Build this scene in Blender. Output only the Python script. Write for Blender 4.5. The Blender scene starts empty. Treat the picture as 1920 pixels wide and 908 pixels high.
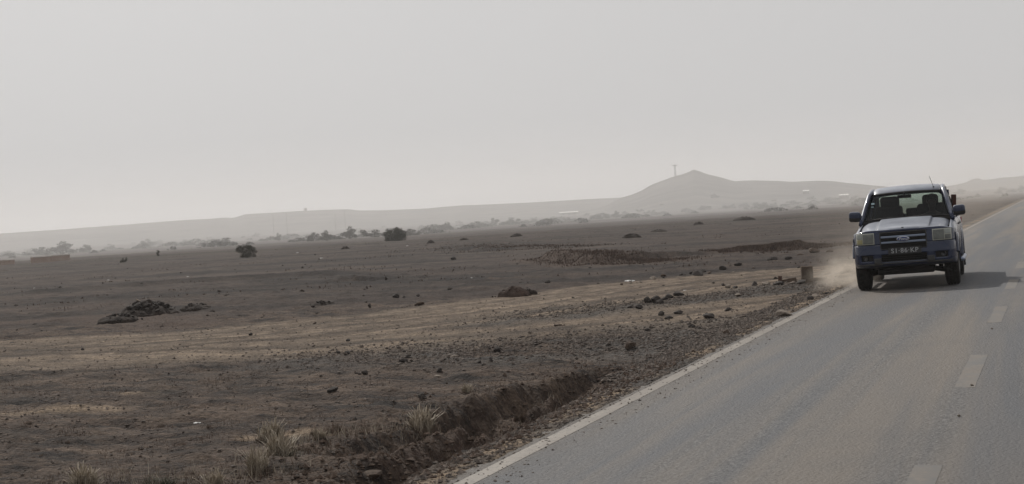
import bpy, bmesh, math, random
import numpy as np
from mathutils import Vector, Matrix, Euler

# ------------------------------------------------------------------ camera
SC = bpy.context.scene
COL = SC.collection
F, CX, CY, H = 3200., 960., 454., 1.6
_r = np.array([1985. - CX, 342. - CY, F]); _r /= np.linalg.norm(_r)
_e = np.array([1., -0.062, 0.]); _x = _e - _e.dot(_r) * _r; _x /= np.linalg.norm(_x)
_d = np.cross(_r, _x)
if _d[1] < 0: _d = -_d
def ray(px, py):
    c = np.array([px - CX, py - CY, F]); return np.array([c @ _x, c @ _r, -(c @ _d)])
def G(px, py, z=-0.07):
    w = ray(px, py); t = (z - H) / w[2]; return float(w[0] * t), float(w[1] * t)
def AT(px, py, R):
    w = ray(px, py); t = R / math.hypot(w[0], w[1]); return float(w[0]*t), float(w[1]*t), float(H + w[2]*t)

cam = bpy.data.cameras.new('camera'); camo = bpy.data.objects.new('camera', cam); COL.objects.link(camo)
right = Vector((_x[0], _r[0], -_d[0])); up = -Vector((_x[1], _r[1], -_d[1])); back = -Vector((_x[2], _r[2], -_d[2]))
M = Matrix((right, up, back)).transposed().to_4x4(); M.translation = Vector((0, 0, H))
camo.matrix_world = M
cam.sensor_width = 36; cam.lens = F / 1920 * 36; cam.clip_end = 9000; cam.clip_start = 0.1
SC.camera = camo

# ------------------------------------------------------------------ world, sun, exposure
SUN_EL = math.radians(38.5)
sd = Vector((-0.75, 1.0, 0)).normalized()              # towards the sun, on the ground
sunv = Vector((sd.x*math.cos(SUN_EL), sd.y*math.cos(SUN_EL), math.sin(SUN_EL)))
W = bpy.data.worlds.new('World'); SC.world = W; W.use_nodes = True
nt = W.node_tree; nt.nodes.clear()
sky = nt.nodes.new('ShaderNodeTexSky'); sky.sky_type = 'NISHITA'; sky.sun_disc = False
sky.sun_elevation = SUN_EL; sky.sun_rotation = math.atan2(sd.x, sd.y)
sky.air_density = 1.0; sky.dust_density = 6.0; sky.ozone_density = 1.0; sky.altitude = 0
hs = nt.nodes.new('ShaderNodeHueSaturation'); hs.inputs['Saturation'].default_value = 0.16
mixs = nt.nodes.new('ShaderNodeMix'); mixs.data_type = 'RGBA'; mixs.inputs['Factor'].default_value = 0.90
mixs.inputs['B'].default_value = (7.25, 7.18, 7.2, 1)
bg = nt.nodes.new('ShaderNodeBackground'); bg.inputs['Strength'].default_value = 0.080
out = nt.nodes.new('ShaderNodeOutputWorld')
nt.links.new(sky.outputs[0], hs.inputs['Color']); nt.links.new(hs.outputs[0], mixs.inputs['A'])
nt.links.new(mixs.outputs['Result'], bg.inputs['Color']); nt.links.new(bg.outputs[0], out.inputs[0])
sl = bpy.data.lights.new('sun', 'SUN'); sl.energy = 2.6; sl.angle = math.radians(0.6); sl.color = (1, 0.95, 0.88)
so = bpy.data.objects.new('sun', sl); COL.objects.link(so)
so.rotation_euler = sunv.to_track_quat('Z', 'Y').to_euler()
SC.view_settings.view_transform = 'Standard'; SC.view_settings.look = 'None'
SC.view_settings.exposure = 0.0; SC.view_settings.gamma = 1.0
SC.cycles.max_bounces = 8; SC.cycles.transparent_max_bounces = 16; SC.cycles.volume_bounces = 2
SC.cycles.use_denoising = True
SC.cycles.volume_max_steps = 128

# ------------------------------------------------------------------ noise
_rng = np.random.RandomState(7); _T = _rng.rand(256, 256)
def vn(x, y, s=0):
    x = np.asarray(x, float) + s * 17.31; y = np.asarray(y, float) + s * 9.77
    xi = np.floor(x).astype(int); yi = np.floor(y).astype(int); fx = x - xi; fy = y - yi
    fx = fx*fx*(3-2*fx); fy = fy*fy*(3-2*fy)
    a = _T[xi & 255, yi & 255]; b = _T[(xi+1) & 255, yi & 255]; c = _T[xi & 255, (yi+1) & 255]; d = _T[(xi+1) & 255, (yi+1) & 255]
    return (a*(1-fx)+b*fx)*(1-fy) + (c*(1-fx)+d*fx)*fy
def fbm(x, y, o=4, s=0, g=0.5):
    t = 0; a = 1; n = 0
    for k in range(o):
        t = t + a * vn(x*2**k, y*2**k, s + k); n += a; a *= g
    return t / n - 0.5
def sst(a, b, x):
    t = np.clip((np.asarray(x, float) - a) / (b - a), 0, 1); return t*t*(3-2*t)
def pdist(X, Y, pts):
    """distance to a polyline, and the signed distance across it"""
    best = np.full(np.shape(X), 1e9); sg = np.zeros(np.shape(X)); al = np.zeros(np.shape(X)); L = 0
    for (x0, y0), (x1, y1) in zip(pts[:-1], pts[1:]):
        dx, dy = x1-x0, y1-y0; l2 = dx*dx+dy*dy
        t = np.clip(((X-x0)*dx+(Y-y0)*dy)/l2, 0, 1)
        qx, qy = X-(x0+t*dx), Y-(y0+t*dy); d = np.hypot(qx, qy); m = d < best
        best = np.where(m, d, best); sg = np.where(m, np.sign(dx*qy-dy*qx)*d, sg); al = np.where(m, L+t*math.sqrt(l2), al)
        L += math.sqrt(l2)
    return best, sg, al, L

# ------------------------------------------------------------------ the lie of the land
RX0, RX1, RC = -3.70, 2.12, -0.80                    # road edges and centre
def road_z(X): return .02 - 0.018 * np.abs(np.asarray(X, float) - RC)
TR_A = [G(*p) for p in [(1640, 556), (1560, 556), (1480, 564), (1350, 580), (1200, 600), (1000, 620), (800, 634), (600, 646), (300, 660), (0, 668), (-500, 690)]]
TR_B = [G(*p) for p in [(1760, 490), (1600, 503), (1450, 514), (1300, 528), (1150, 547), (1000, 567), (850, 586), (700, 602), (500, 624), (250, 643), (0, 656), (-500, 682)]]
GU_B = [G(*p) for p in [(1205, 700), (1150, 722), (1090, 752), (1050, 776), (985, 806), (915, 838), (850, 866), (780, 905), (690, 960)]]
GU_A = [G(*p) for p in [(1275, 680), (1220, 688), (1160, 698), (1110, 712), (1060, 722), (1010, 742), (950, 760), (880, 795)]]
GU_C = [G(*p) for p in [(1140, 742), (1030, 752), (930, 775), (860, 802), (800, 825), (730, 850)]]
BK1 = [G(*p) for p in [(1375, 472), (1430, 468), (1500, 465), (1570, 460)]]
BK2 = [G(*p) for p in [(1010, 484), (1070, 490), (1130, 494), (1190, 492), (1260, 487)]]
BK3 = [G(*p) for p in [(-60, 556), (60, 549), (180, 540), (300, 533), (430, 524), (560, 516), (700, 512)]]
BK4 = [G(*p) for p in [(560, 528), (640, 526), (710, 517)]]
BK5 = [G(*p) for p in [(840, 468), (930, 470), (1010, 466), (1090, 462)]]
def masks(X, Y):
    wx = X + 1.2*fbm(X*.5, Y*.5, 4, 3); wy = Y + 1.2*fbm(X*.5, Y*.5, 4, 4)
    dA, sA, lA, _ = pdist(wx, wy, TR_A); dB, sB, lB, _ = pdist(wx, wy, TR_B)
    rr = np.hypot(X, Y)
    a = 1 - sst(1.5, 2.7, dA); b = 1 - sst(2.1, 3.5, dB)
    return dA, sA, a, dB, sB, b, rr
def hgt(X, Y):
    X = np.asarray(X, float); Y = np.asarray(Y, float)
    dA, sA, a, dB, sB, b, rr = masks(X, Y)
    trk = np.maximum(a, b)
    offr = np.maximum(RX0 - X, X - RX1)                  # metres outside the road edge
    z = -0.075 + 0*X
    near = sst(0.05, 1.0, offr)
    far = sst(30, 110, rr)
    z += far * 0.55 * fbm(X/26, Y/26, 3, 11) * sst(2, 14, offr)
    z += near * (0.10 * fbm(X/1.7, Y/1.7, 4, 21) + 0.055 * fbm(X*2.2, Y*2.2, 3, 31)) * (1 - 0.8*trk)
    rid = np.abs(fbm(X*.55 + Y*.25, Y*.9 - X*.2, 4, 41)) * 2
    z += near * (0.09 * (0.35 - np.minimum(rid, .35))) * (1 - trk) * -1
    z += (rr < 60) * near * (1-.75*trk) * (.11 * fbm(X*.9 + Y*.3, Y*2.3 - X*.7, 5, 55, .62) + 0.050 * fbm(X*5, Y*7, 4, 51, .65) + .10 * np.maximum(0, fbm(X*1.6+Y*.5, Y*3.2, 4, 53, .6)-.08))
    # churned, eroded hummocks between the gullies in the foreground
    fg = sst(7.2, 4.6, -X) * sst(19, 15, Y) * near
    z += fg * (0.20 * fbm(X*1.1, Y*1.1, 5, 61, .6) - 0.01)
    # ruts along the dirt track
    z += -0.03 * trk + 0.02 * trk * np.sin(np.where(dA < dB, sA, sB) * 7 + 2*fbm(X*.3, Y*.3, 2, 5))
    for pts, w, dep, sd_ in ((GU_B, .40, .34, 1), (GU_A, .34, .36, 2), (GU_C, .36, .24, 3)):
        wx = X + .34 + .42*fbm(X*1.3, Y*1.3, 5, 70+sd_, .66); wy = Y + .42*fbm(X*1.3, Y*1.3, 5, 80+sd_, .66)
        d, s, l, L = pdist(wx, wy, pts)
        env = sst(0, 1.2, l) * sst(L, L-.4, l) * (0.75 + 0.5*fbm(l*.8, l*0, 2, 90))
        z += (d < w*2.5) * env * .07 * (fbm(X*7, Y*7, 3, 95, .7) - .6*np.abs(fbm(X*4, Y*4, 3, 96)))
        z -= dep * env * (1 - sst(w*.35, w, d)) * sst(0.12, 0.4, offr)
    for pts, w, hh, sd_ in ((BK1, 1.6, .34, 1), (BK2, 1.8, .30, 2), (BK3, 1.2, .16, 3), (BK4, 1.2, .18, 4), (BK5, 2.2, .14, 5)):
        wx = X + 1.5*fbm(X*.35, Y*.35, 4, 100+sd_, .6); wy = Y + 1.5*fbm(X*.35, Y*.35, 4, 110+sd_, .6)
        d, s, l, L = pdist(wx, wy, pts)
        sc = np.median(np.hypot(*np.array(pts).T)); k = max(1, sc/60)
        env = sst(0, 3*k, l) * sst(L, L-3*k, l)
        z += hh * env * np.where(Y*pts[0][0]*0 + s > 0, 1 - sst(0, w*3.5*k, s), 1 - sst(0, .5*k, -s))
    # soft dirt lapping over the broken asphalt edge
    z = np.where(offr > 0, z*near + (1-near)*(-0.030 + .035*fbm(X*5, Y*5, 3, 131)), z)
    under = sst(0.015, -0.09 - rr*0.004, offr + .10*fbm(X*3, Y*2, 4, 132, .6))
    return z * (1-under) + under * (-0.22 - rr*0.0006)
def hz(x, y): return float(hgt(np.array([x]), np.array([y]))[0])

# ------------------------------------------------------------------ material helpers
def mat(name, base=(.5, .5, .5), rough=.6, metal=0, **kw):
    m = bpy.data.materials.new(name); m.use_nodes = True; n = m.node_tree.nodes; p = n['Principled BSDF']
    p.inputs['Base Color'].default_value = (*base, 1); p.inputs['Roughness'].default_value = rough; p.inputs['Metallic'].default_value = metal
    for k, v in kw.items(): p.inputs[k.replace('_', ' ')].default_value = v
    return m
class NB:
    def __init__(s, m): s.m = m; s.t = m.node_tree; s.n = s.t.nodes; s.p = s.n.get('Principled BSDF')
    def L(s, a, b): s.t.links.new(a, b)
    def sock(s, v, inp):
        if hasattr(v, 'is_output') or hasattr(v, 'links'): s.L(v, inp)
        else: inp.default_value = (*v, 1) if isinstance(v, tuple) and len(v) == 3 and inp.type == 'RGBA' else v
    def pos(s): return s.n.new('ShaderNodeNewGeometry').outputs['Position']
    def obj(s): return s.n.new('ShaderNodeTexCoord').outputs['Object']
    def attr(s, name): a = s.n.new('ShaderNodeAttribute'); a.attribute_name = name; return a.outputs['Fac']
    def map(s, v, sc, rot=(0, 0, 0)):
        q = s.n.new('ShaderNodeMapping'); s.L(v, q.inputs[0]); q.inputs['Scale'].default_value = sc; q.inputs['Rotation'].default_value = rot; return q.outputs[0]
    def noise(s, v, sc, det=4, ro=.55, dist=0):
        q = s.n.new('ShaderNodeTexNoise'); s.L(v, q.inputs['Vector']); q.inputs['Scale'].default_value = sc; q.inputs['Detail'].default_value = det
        q.inputs['Roughness'].default_value = ro; q.inputs['Distortion'].default_value = dist; return q.outputs['Fac']
    def vor(s, v, sc, f='F1', out='Distance'):
        q = s.n.new('ShaderNodeTexVoronoi'); s.L(v, q.inputs['Vector']); q.inputs['Scale'].default_value = sc; q.feature = f; return q.outputs[out]
    def ramp(s, f, *st):
        q = s.n.new('ShaderNodeValToRGB'); s.L(f, q.inputs[0]); e = q.color_ramp.elements
        while len(e) < len(st): e.new(.5)
        for k, (p_, c) in enumerate(st): e[k].position = p_; e[k].color = (c, c, c, 1) if not isinstance(c, tuple) else (*c, 1)
        return q.outputs[0]
    def mix(s, f, a, b, mode='MIX'):
        q = s.n.new('ShaderNodeMix'); q.data_type = 'RGBA'; q.blend_type = mode
        s.sock(f, q.inputs['Factor']); s.sock(a, q.inputs['A']); s.sock(b, q.inputs['B']); return q.outputs['Result']
    def math(s, op, a, b=0.):
        q = s.n.new('ShaderNodeMath'); q.operation = op; s.sock(a, q.inputs[0]); s.sock(b, q.inputs[1]); return q.outputs[0]
    def bump(s, h, st=.5, dist=.02):
        q = s.n.new('ShaderNodeBump'); s.L(h, q.inputs['Height']); q.inputs['Strength'].default_value = st; q.inputs['Distance'].default_value = dist; s.L(q.outputs[0], s.p.inputs['Normal'])
    def base(s, c): s.sock(c, s.p.inputs['Base Color'])

# ground: dark volcanic soil, tan dust where wheels run, grey gravel, reddish earth on the banks
def ground_mat():
    m = mat('volcanic_soil', rough=.95); b = NB(m); P = b.pos(); b.p.inputs['Specular IOR Level'].default_value = .15
    n1 = b.noise(P, .35, 6, .6); n2 = b.noise(P, 3.1, 6, .65); n3 = b.noise(P, 22, 5, .7); n4 = b.noise(P, .05, 4)
    pebv = b.vor(P, 26, 'F1', 'Color'); pebd = b.vor(P, 26)
    c = b.mix(b.ramp(n1, (.35, 0), (.65, 1)), (.045, .031, .025), (.094, .066, .050))
    c = b.mix(b.ramp(n4, (.4, 0), (.6, .7)), c, (.048, .042, .038))
    c = b.mix(b.ramp(n2, (.42, 0), (.70, .75)), c, (.095, .070, .053))
    c = b.mix(b.ramp(n2, (.26, .7), (.44, 0)), c, (.028, .024, .022))
    st = b.noise(b.map(P, (.8, 2.4, 1), (0, 0, .32)), 1.05, 9, .74); st2 = b.noise(b.map(P, (.5, 1.6, 1), (0, 0, .30)), 4.2, 7, .78)
    c = b.mix(b.ramp(st, (.40, .95), (.505, 0)), c, (.019, .016, .015)); c = b.mix(b.ramp(st, (.52, 0), (.64, .85)), c, (.145, .108, .082)); c = b.mix(b.ramp(st2, (.54, 0), (.66, .7)), c, (.135, .105, .084)); c = b.mix(b.ramp(st2, (.36, .8), (.45, 0)), c, (.017, .015, .014))
    fz = b.math('MULTIPLY', b.attr('beyond'), b.ramp(b.noise(b.map(P, (.25, .9, 1), (0, 0, .3)), .35, 5, .6), (.3, .95), (.7, .35)))
    c = b.mix(fz, c, b.mix(b.ramp(n2, (.3, 0), (.7, 1)), (.029, .0215, .0185), (.066, .049, .042)))
    pls = b.noise(b.map(P, (.35, 1.5, 1), (0, 0, .31)), .16, 7, .7); c = b.mix(b.math('MULTIPLY', b.attr('beyond'), b.ramp(pls, (.40, .8), (.52, 0))), c, (.019, .0155, .0145)); c = b.mix(b.math('MULTIPLY', b.attr('beyond'), b.ramp(pls, (.56, 0), (.68, .6))), c, (.098, .073, .060))
    red = b.attr('red'); c = b.mix(b.math('MULTIPLY', red, b.ramp(n2, (.3, .5), (.6, 1))), c, (.074, .052, .041))
    gr = b.attr('gravel'); gcol = b.mix(b.ramp(pebv, (.2, 0), (.8, 1)), (.040, .037, .036), (.115, .103, .092))
    c = b.mix(gr, c, gcol)
    c = b.mix(b.math('MULTIPLY', b.attr('dark'), .7), c, (.016, .014, .014))  # scarp shade painted into the soil colour, plus darker patches
    tr = b.attr('track'); ac = b.attr('across')
    cw = b.n.new('ShaderNodeTexNoise'); cw.noise_dimensions = '1D'; cw.inputs['Scale'].default_value = 1.9; cw.inputs['Detail'].default_value = 5; cw.inputs['Roughness'].default_value = .65
    b.L(b.math('ADD', ac, b.math('MULTIPLY', n1, .8)), cw.inputs['W'])
    tcol = b.mix(b.ramp(cw.outputs['Fac'], (.34, 0), (.62, 1)), (.105, .081, .062), (.255, .198, .146))
    tcol = b.mix(b.ramp(n2, (.35, .5), (.6, 0)), tcol, (.085, .066, .051))
    tf = b.math('MULTIPLY', tr, b.ramp(b.math('ADD', b.math('MULTIPLY', n2, .6), b.math('MULTIPLY', cw.outputs['Fac'], .4)), (.28, .35), (.55, 1)))
    c = b.mix(tf, c, tcol)
    lt = b.attr('pale'); c = b.mix(b.math('MULTIPLY', lt, b.ramp(n2, (.33, 0), (.50, 1))), c, (.225, .170, .120))
    c = b.mix(1.0, c, b.ramp(n3, (.28, .45), (.70, 1.55)), 'MULTIPLY')
    b.base(c)
    hh = b.math('ADD', b.math('MULTIPLY', n3, .6), b.math('ADD', b.math('MULTIPLY', n2, 1.6), b.math('MULTIPLY', pebd, -.35)))
    b.bump(hh, 1.0, .06)
    return m
def asphalt_mat():
    m = mat('worn_asphalt', rough=.72); b = NB(m); P = b.pos()
    agg = b.vor(P, 55, 'F1', 'Color'); n = b.noise(b.map(P, (2.6, 1, 1)), 9, 8, .85); big = b.noise(b.map(P, (1.1, .05, 1)), 1.0, 4, .6, .6)
    band = b.noise(b.map(P, (1.7, .025, 1)), 1, 3, .6); pat = b.noise(b.map(P, (1, .45, 1)), .9, 5, .6)
    c = b.mix(b.ramp(agg, (.15, 0), (.9, 1)), (.060, .060, .062), (.195, .19, .187))
    c = b.mix(b.ramp(n, (.40, .95), (.53, 0)), c, (.034, .034, .036)); c = b.mix(b.ramp(n, (.56, 0), (.68, .7)), c, (.235, .23, .225))
    c = b.mix(b.ramp(band, (.40, 0), (.58, .8)), c, (.165, .142, .118))
    c = b.mix(b.ramp(big, (.40, .8), (.60, 0)), c, (.080, .088, .102))
    c = b.mix(b.ramp(pat, (.30, .35), (.48, 0)), c, (.085, .085, .087))
    ed = b.attr('dust'); c = b.mix(b.math('MULTIPLY', ed, b.ramp(b.noise(P, 5, 6, .7), (.35, .25), (.6, 1))), c, (.080, .066, .054))
    b.base(c); b.L(b.ramp(n, (.3, .62), (.7, .85)), b.p.inputs['Roughness'])
    b.p.inputs['Specular IOR Level'].default_value = .35
    b.bump(b.math('ADD', n, b.math('MULTIPLY', b.vor(P, 40), -.8)), .8, .02)
    return m
def line_mat(name, wear, col):
    m = mat(name, rough=.7); b = NB(m); P = b.pos()
    n = b.noise(b.map(P, (1, .5, 1)), 9, 7, .75); n2 = b.noise(P, .7, 3)
    c = b.mix(b.ramp(n2, (.3, 0), (.7, 1)), col, tuple(v*.78 for v in col))
    c = b.mix(b.ramp(b.math('ADD', n, b.math('MULTIPLY', n2, .15)), (wear-.06, 1), (wear+.06, 0)), c, (.14, .125, .105))
    c = b.mix(b.ramp(b.noise(b.map(P, (2, .6, 1)), 1.6, 6, .7), (.40, .85), (.58, 0)), c, (.135, .112, .090))
    c = b.mix(b.ramp(b.noise(P, 30, 4, .7), (.36, .8), (.5, 0)), c, (.09, .083, .075))
    b.base(c); b.bump(n, .3, .004); return m
def noisy(name, c0, c1, sc=3, rough=.9, bs=.6, bd=.02, det=5, coord='pos'):
    m = mat(name, rough=rough); b = NB(m); P = b.pos() if coord == 'pos' else b.obj()
    n = b.noise(P, sc, det, .65); b.base(b.mix(b.ramp(n, (.3, 0), (.7, 1)), c0, c1))
    b.p.inputs['Specular IOR Level'].default_value = .2
    if bs: b.bump(b.noise(P, sc*3, det, .7), bs, bd)
    return m
M_GROUND = ground_mat(); M_ROAD = asphalt_mat()
M_LINE = line_mat('edge_line_paint', .44, (.225, .198, .166)); M_DASH = line_mat('faded_centre_paint', .50, (.108, .105, .101))
M_HILL = noisy('dry_hillside', (.015, .014, .013), (.15, .137, .122), .035, 1, .8, 2.0, 8)
M_ROCKD = noisy('dark_basalt', (.030, .027, .026), (.075, .063, .055), 7, .9, .7, .015, coord='obj')
M_ROCKB = noisy('brown_rock', (.055, .040, .032), (.125, .092, .070), 6, .9, .7, .015, coord='obj')
M_ROCKL = noisy('pale_stone', (.150, .122, .100), (.280, .240, .200), 5, .9, .6, .01, coord='obj')
M_GRAVEL = noisy('mixed_gravel', (.035, .030, .028), (.19, .155, .13), 16, .9, 0)
M_EARTH = noisy('heaped_earth', (.018, .014, .012), (.050, .037, .030), 4, .95, .9, .05)
M_REDROCK = noisy('reddish_rubble', (.032, .024, .020), (.098, .068, .054), 6, .95, .7, .02, coord='obj')
M_STRAW = noisy('dry_straw', (.21, .175, .13), (.48, .42, .34), 14, .8, 0)
M_SCRUB = noisy('brown_scrub', (.070, .051, .039), (.19, .138, .104), 9, .9, 0)
M_GREEN = noisy('dusty_green_leaf', (.032, .036, .022), (.080, .078, .050), 2, .8, 0)
M_LEAF = noisy('acacia_leaf', (.020, .022, .013), (.052, .050, .031), .8, .8, 0)
M_BARK = noisy('grey_bark', (.04, .032, .026), (.09, .075, .062), 9, .9, .6, .02)

# ------------------------------------------------------------------ object helpers
def setp(o, label=None, cat=None, group=None, kind=None):
    for k, v in (('label', label), ('category', cat), ('group', group), ('kind', kind)):
        if v: o[k] = v
    return o
def mesh_np(name, V, Fq, smooth=True):
    me = bpy.data.meshes.new(name); V = np.asarray(V, np.float32); Fq = np.asarray(Fq, np.int32)
    k = Fq.shape[1]; me.vertices.add(len(V)); me.vertices.foreach_set('co', V.ravel())
    me.loops.add(Fq.size); me.loops.foreach_set('vertex_index', Fq.ravel())
    me.polygons.add(len(Fq)); me.polygons.foreach_set('loop_start', np.arange(0, Fq.size, k, dtype=np.int32))
    me.update(calc_edges=True); me.polygons.foreach_set('use_smooth', [smooth]*len(Fq)); me.validate(); return me
def link(name, me, m=None, parent=None, loc=None, rot=None, scale=None):
    o = bpy.data.objects.new(name, me); COL.objects.link(o)
    if m is not None and me is not None and len(me.materials) == 0: me.materials.append(m)
    if parent is not None: o.parent = parent
    if loc is not None: o.location = loc
    if rot is not None: o.rotation_euler = rot
    if scale is not None: o.scale = scale if hasattr(scale, '__len__') else (scale,)*3
    return o
def empty(name, loc, rz=0):
    o = bpy.data.objects.new(name, None); COL.objects.link(o); o.location = loc; o.rotation_euler = (0, 0, rz); o.empty_display_size = .2; return o
def bm_mesh(bm, name, smooth=False):
    me = bpy.data.meshes.new(name); bm.normal_update(); bm.to_mesh(me); bm.free()
    me.polygons.foreach_set('use_smooth', [smooth]*len(me.polygons)); return me
def attr(me, name, v):
    a = me.attributes.new(name, 'FLOAT', 'POINT'); a.data.foreach_set('value', np.asarray(v, np.float32))
def grid_faces(nr, nc, wrap=False):
    i, j = np.meshgrid(np.arange(nr-1), np.arange(nc if wrap else nc-1), indexing='ij'); j2 = (j+1) % nc
    return np.stack([i*nc+j, i*nc+j2, (i+1)*nc+j2, (i+1)*nc+j], -1).reshape(-1, 4)

# ------------------------------------------------------------------ ground sheet
VA = math.atan2(-0.30632, 0.95181)                    # azimuth of the view, from +Y towards +X
an = np.concatenate([np.radians(np.arange(-20.5, 20.5, .066)), np.radians(np.arange(20.5, 339.5, 2.0))]) + VA
rad = [1.0]
while rad[-1] < 2300:
    r0 = rad[-1]; rad.append(r0 * (1.08 if r0 < 7.5 else 1.0046 if r0 < 62 else 1.010 if r0 < 340 else 1.05))
rad = np.array(rad); nr, nc = len(rad), len(an)
R_, A_ = np.meshgrid(rad, an, indexing='ij'); GXX = (R_*np.sin(A_)).ravel(); GYY = (R_*np.cos(A_)).ravel()
GZ = hgt(GXX, GYY)
V = np.stack([GXX, GYY, GZ], 1); Fq = grid_faces(nr, nc, True)[:, ::-1]
me = mesh_np('ground', V, Fq); 
dA, sA, a_, dB, sB, b_, rr_ = masks(GXX, GYY)
trk = np.maximum(a_, b_); attr(me, 'track', trk * (.55 + .45*sst(-.25, .1, fbm(GXX*.3, GYY*.3, 3, 200)))); attr(me, 'across', np.where(dA < dB, sA, sB+7))
offr = np.maximum(RX0 - GXX, GXX - RX1)
isl = (1-sst(1.2, 2.2, pdist(GXX, GYY, [G(*p) for p in [(1000, 590), (1150, 572), (1300, 556), (1480, 540)]])[0]))
gv = np.clip(.95*(1 - sst(.5, .8, offr + .5*fbm(GXX*1.3, GYY*1.3, 3, 210))) * (Y_ := 1) + .8*isl, 0, 1)
gz2 = 1 - sst(1.0, 3.6, pdist(GXX, GYY, [G(*p) for p in [(700, 655), (950, 650), (1200, 640), (1400, 600)]])[0])
gv = np.maximum(gv, .9*gz2*sst(-.15, .1, fbm(GXX*.8, GYY*.8, 4, 211))); attr(me, 'gravel', np.clip(gv, 0, 1)*(rr_ < 200))
rd = np.zeros(len(GXX))
for pts, w in ((BK1, 2.2), (BK2, 2.0), ([G(*p) for p in [(0, 492), (150, 483), (260, 472), (330, 468)]], 7.0), (GU_B, .7), (GU_A, .5), (GU_C, .5), ([G(*p) for p in [(60, 600), (200, 590), (330, 605)]], 1.6)):
    rd = np.maximum(rd, 1 - sst(w*.4, w, pdist(GXX, GYY, pts)[0]))
attr(me, 'red', rd)
dk = np.zeros(len(GXX))  # shade under the low scarps as a colour mask, with other dark patches
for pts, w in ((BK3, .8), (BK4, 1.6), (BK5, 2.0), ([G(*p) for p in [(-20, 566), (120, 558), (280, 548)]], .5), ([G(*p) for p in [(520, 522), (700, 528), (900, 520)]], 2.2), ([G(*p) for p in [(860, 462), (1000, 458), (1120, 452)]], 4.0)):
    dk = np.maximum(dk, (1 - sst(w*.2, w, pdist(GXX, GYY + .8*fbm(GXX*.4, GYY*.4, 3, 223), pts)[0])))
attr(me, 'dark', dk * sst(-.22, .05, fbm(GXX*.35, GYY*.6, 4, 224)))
attr(me, 'beyond', sst(33, 40, rr_ + 3*fbm(GXX*.3, GYY*.3, 3, 222)))
pl = np.zeros(len(GXX))
for pts, w in (([G(*p) for p in [(0, 778), (90, 768), (200, 762)]], .55), ([G(*p) for p in [(250, 735), (310, 728)]], .3), ([G(*p) for p in [(1300, 668), (1180, 715), (1100, 760), (1000, 812), (900, 870)]], .25), ([(-3.9, 3), (-3.95, 10), (-3.9, 60), (-4.0, 200)], .3), ([G(*p) for p in [(560, 806), (480, 812), (700, 800)]], .25)):
    pl = np.maximum(pl, 1 - sst(w*.3, w, pdist(GXX, GYY, pts)[0] + .5*w*fbm(GXX*2, GYY*2, 3, 220)))
attr(me, 'pale', pl * sst(-.2, .05, fbm(GXX*1.1, GYY*1.1, 3, 221)))
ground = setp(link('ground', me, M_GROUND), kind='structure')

# ------------------------------------------------------------------ road and its markings
ys = np.concatenate([np.arange(-40, 60, .5), np.geomspace(60, 1500, 90)]); xs = np.array([RX0-.07, RX0, -3.5, -3.2, -2.6, -1.9, RC, .4, 1.2, 1.9, RX1, RX1+.1])
YY, XX = np.meshgrid(ys, xs, indexing='ij')
XX = XX.copy(); 
for col, s_ in ((0, -1), (len(xs)-1, 1)): XX[:, col] += s_*(.07*fbm(YY[:, col]*1.1, YY[:, col]*0, 4, 230, .6))
me = mesh_np('road', np.stack([XX.ravel(), YY.ravel(), road_z(XX.ravel())], 1), grid_faces(len(ys), len(xs)))
xx = XX.ravel(); yy = YY.ravel()
attr(me, 'dust', np.clip(np.maximum(sst(-3.3, -3.7, xx), sst(1.7, 2.1, xx)) + .75*np.exp(-((yy-29)/8)**2)*sst(-1.6, -3.4, xx), 0, 1))
road = setp(link('road', me, M_ROAD), kind='structure')
def strip(x0, x1, y0, y1, n, seed):
    ys = np.linspace(y0, y1, n); e0 = x0 + .012*fbm(ys*3, ys*0, 3, seed); e1 = x1 + .012*fbm(ys*3, ys*0+5, 3, seed)
    X = np.stack([e0, e1], 1); Y = np.stack([ys, ys], 1)
    return mesh_np('edge_line', np.stack([X.ravel(), Y.ravel(), road_z(X.ravel())+.002], 1), grid_faces(n, 2))
link('edge_line', strip(-3.655, -3.52, -40, 900, 3000, 240), M_LINE, road)
link('edge_line', strip(1.90, 2.05, -40, 900, 1500, 241), M_LINE, road)
dm = strip(RC-.08, RC+.08, -1.35, 1.35, 14, 242)
for k in range(-4, 40): link('centre_dash', dm, M_DASH, road, loc=(0, 15.3+6.6*k, 0))

# ------------------------------------------------------------------ hills
def ridge(name, sil, R, Wn, Wf, zdrop, seed, step=3.0, rough=1.0):
    pts = sorted(((math.atan2(*AT(px, py, R)[:2]), AT(px, py, R)[2]) for px, py in sil))
    az = np.array([p[0] for p in pts]); zc = np.array([p[1] for p in pts])
    A = np.arange(az[0], az[-1], step / R); Z = np.interp(A, az, zc)
    t = np.concatenate([np.linspace(-1, 0, 34), np.linspace(0, 1, 12)[1:]])
    T, AA = np.meshgrid(t, A, indexing='ij'); ZZ = np.broadcast_to(Z, T.shape)
    rr = R + np.where(T < 0, T*Wn, T*Wf) + 18*fbm(AA*R/90, T*3, 3, seed)
    prof = np.where(T < 0, (1-np.abs(T))**1.25, 1-T**2)
    z = -zdrop + (ZZ+zdrop)*prof
    env = np.sin(np.clip(prof, 0, 1)*math.pi)
    z = z + rough*env*(ZZ.clip(2)*.30*fbm(AA*R/60, rr/60, 4, seed+1)) + (T == 0)*0
    X = rr*np.sin(AA); Y = rr*np.cos(AA)
    me = mesh_np(name, np.stack([X.ravel(), Y.ravel(), z.ravel()], 1), grid_faces(*T.shape)[:, ::-1])
    o = setp(link(name, me, M_HILL), kind='structure')
    vx, vy, vz = X.ravel(), Y.ravel(), z.ravel()
    def top(x, y):
        k = np.argmin((vx-x)**2+(vy-y)**2); return float(vz[k])
    return o, top
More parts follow.
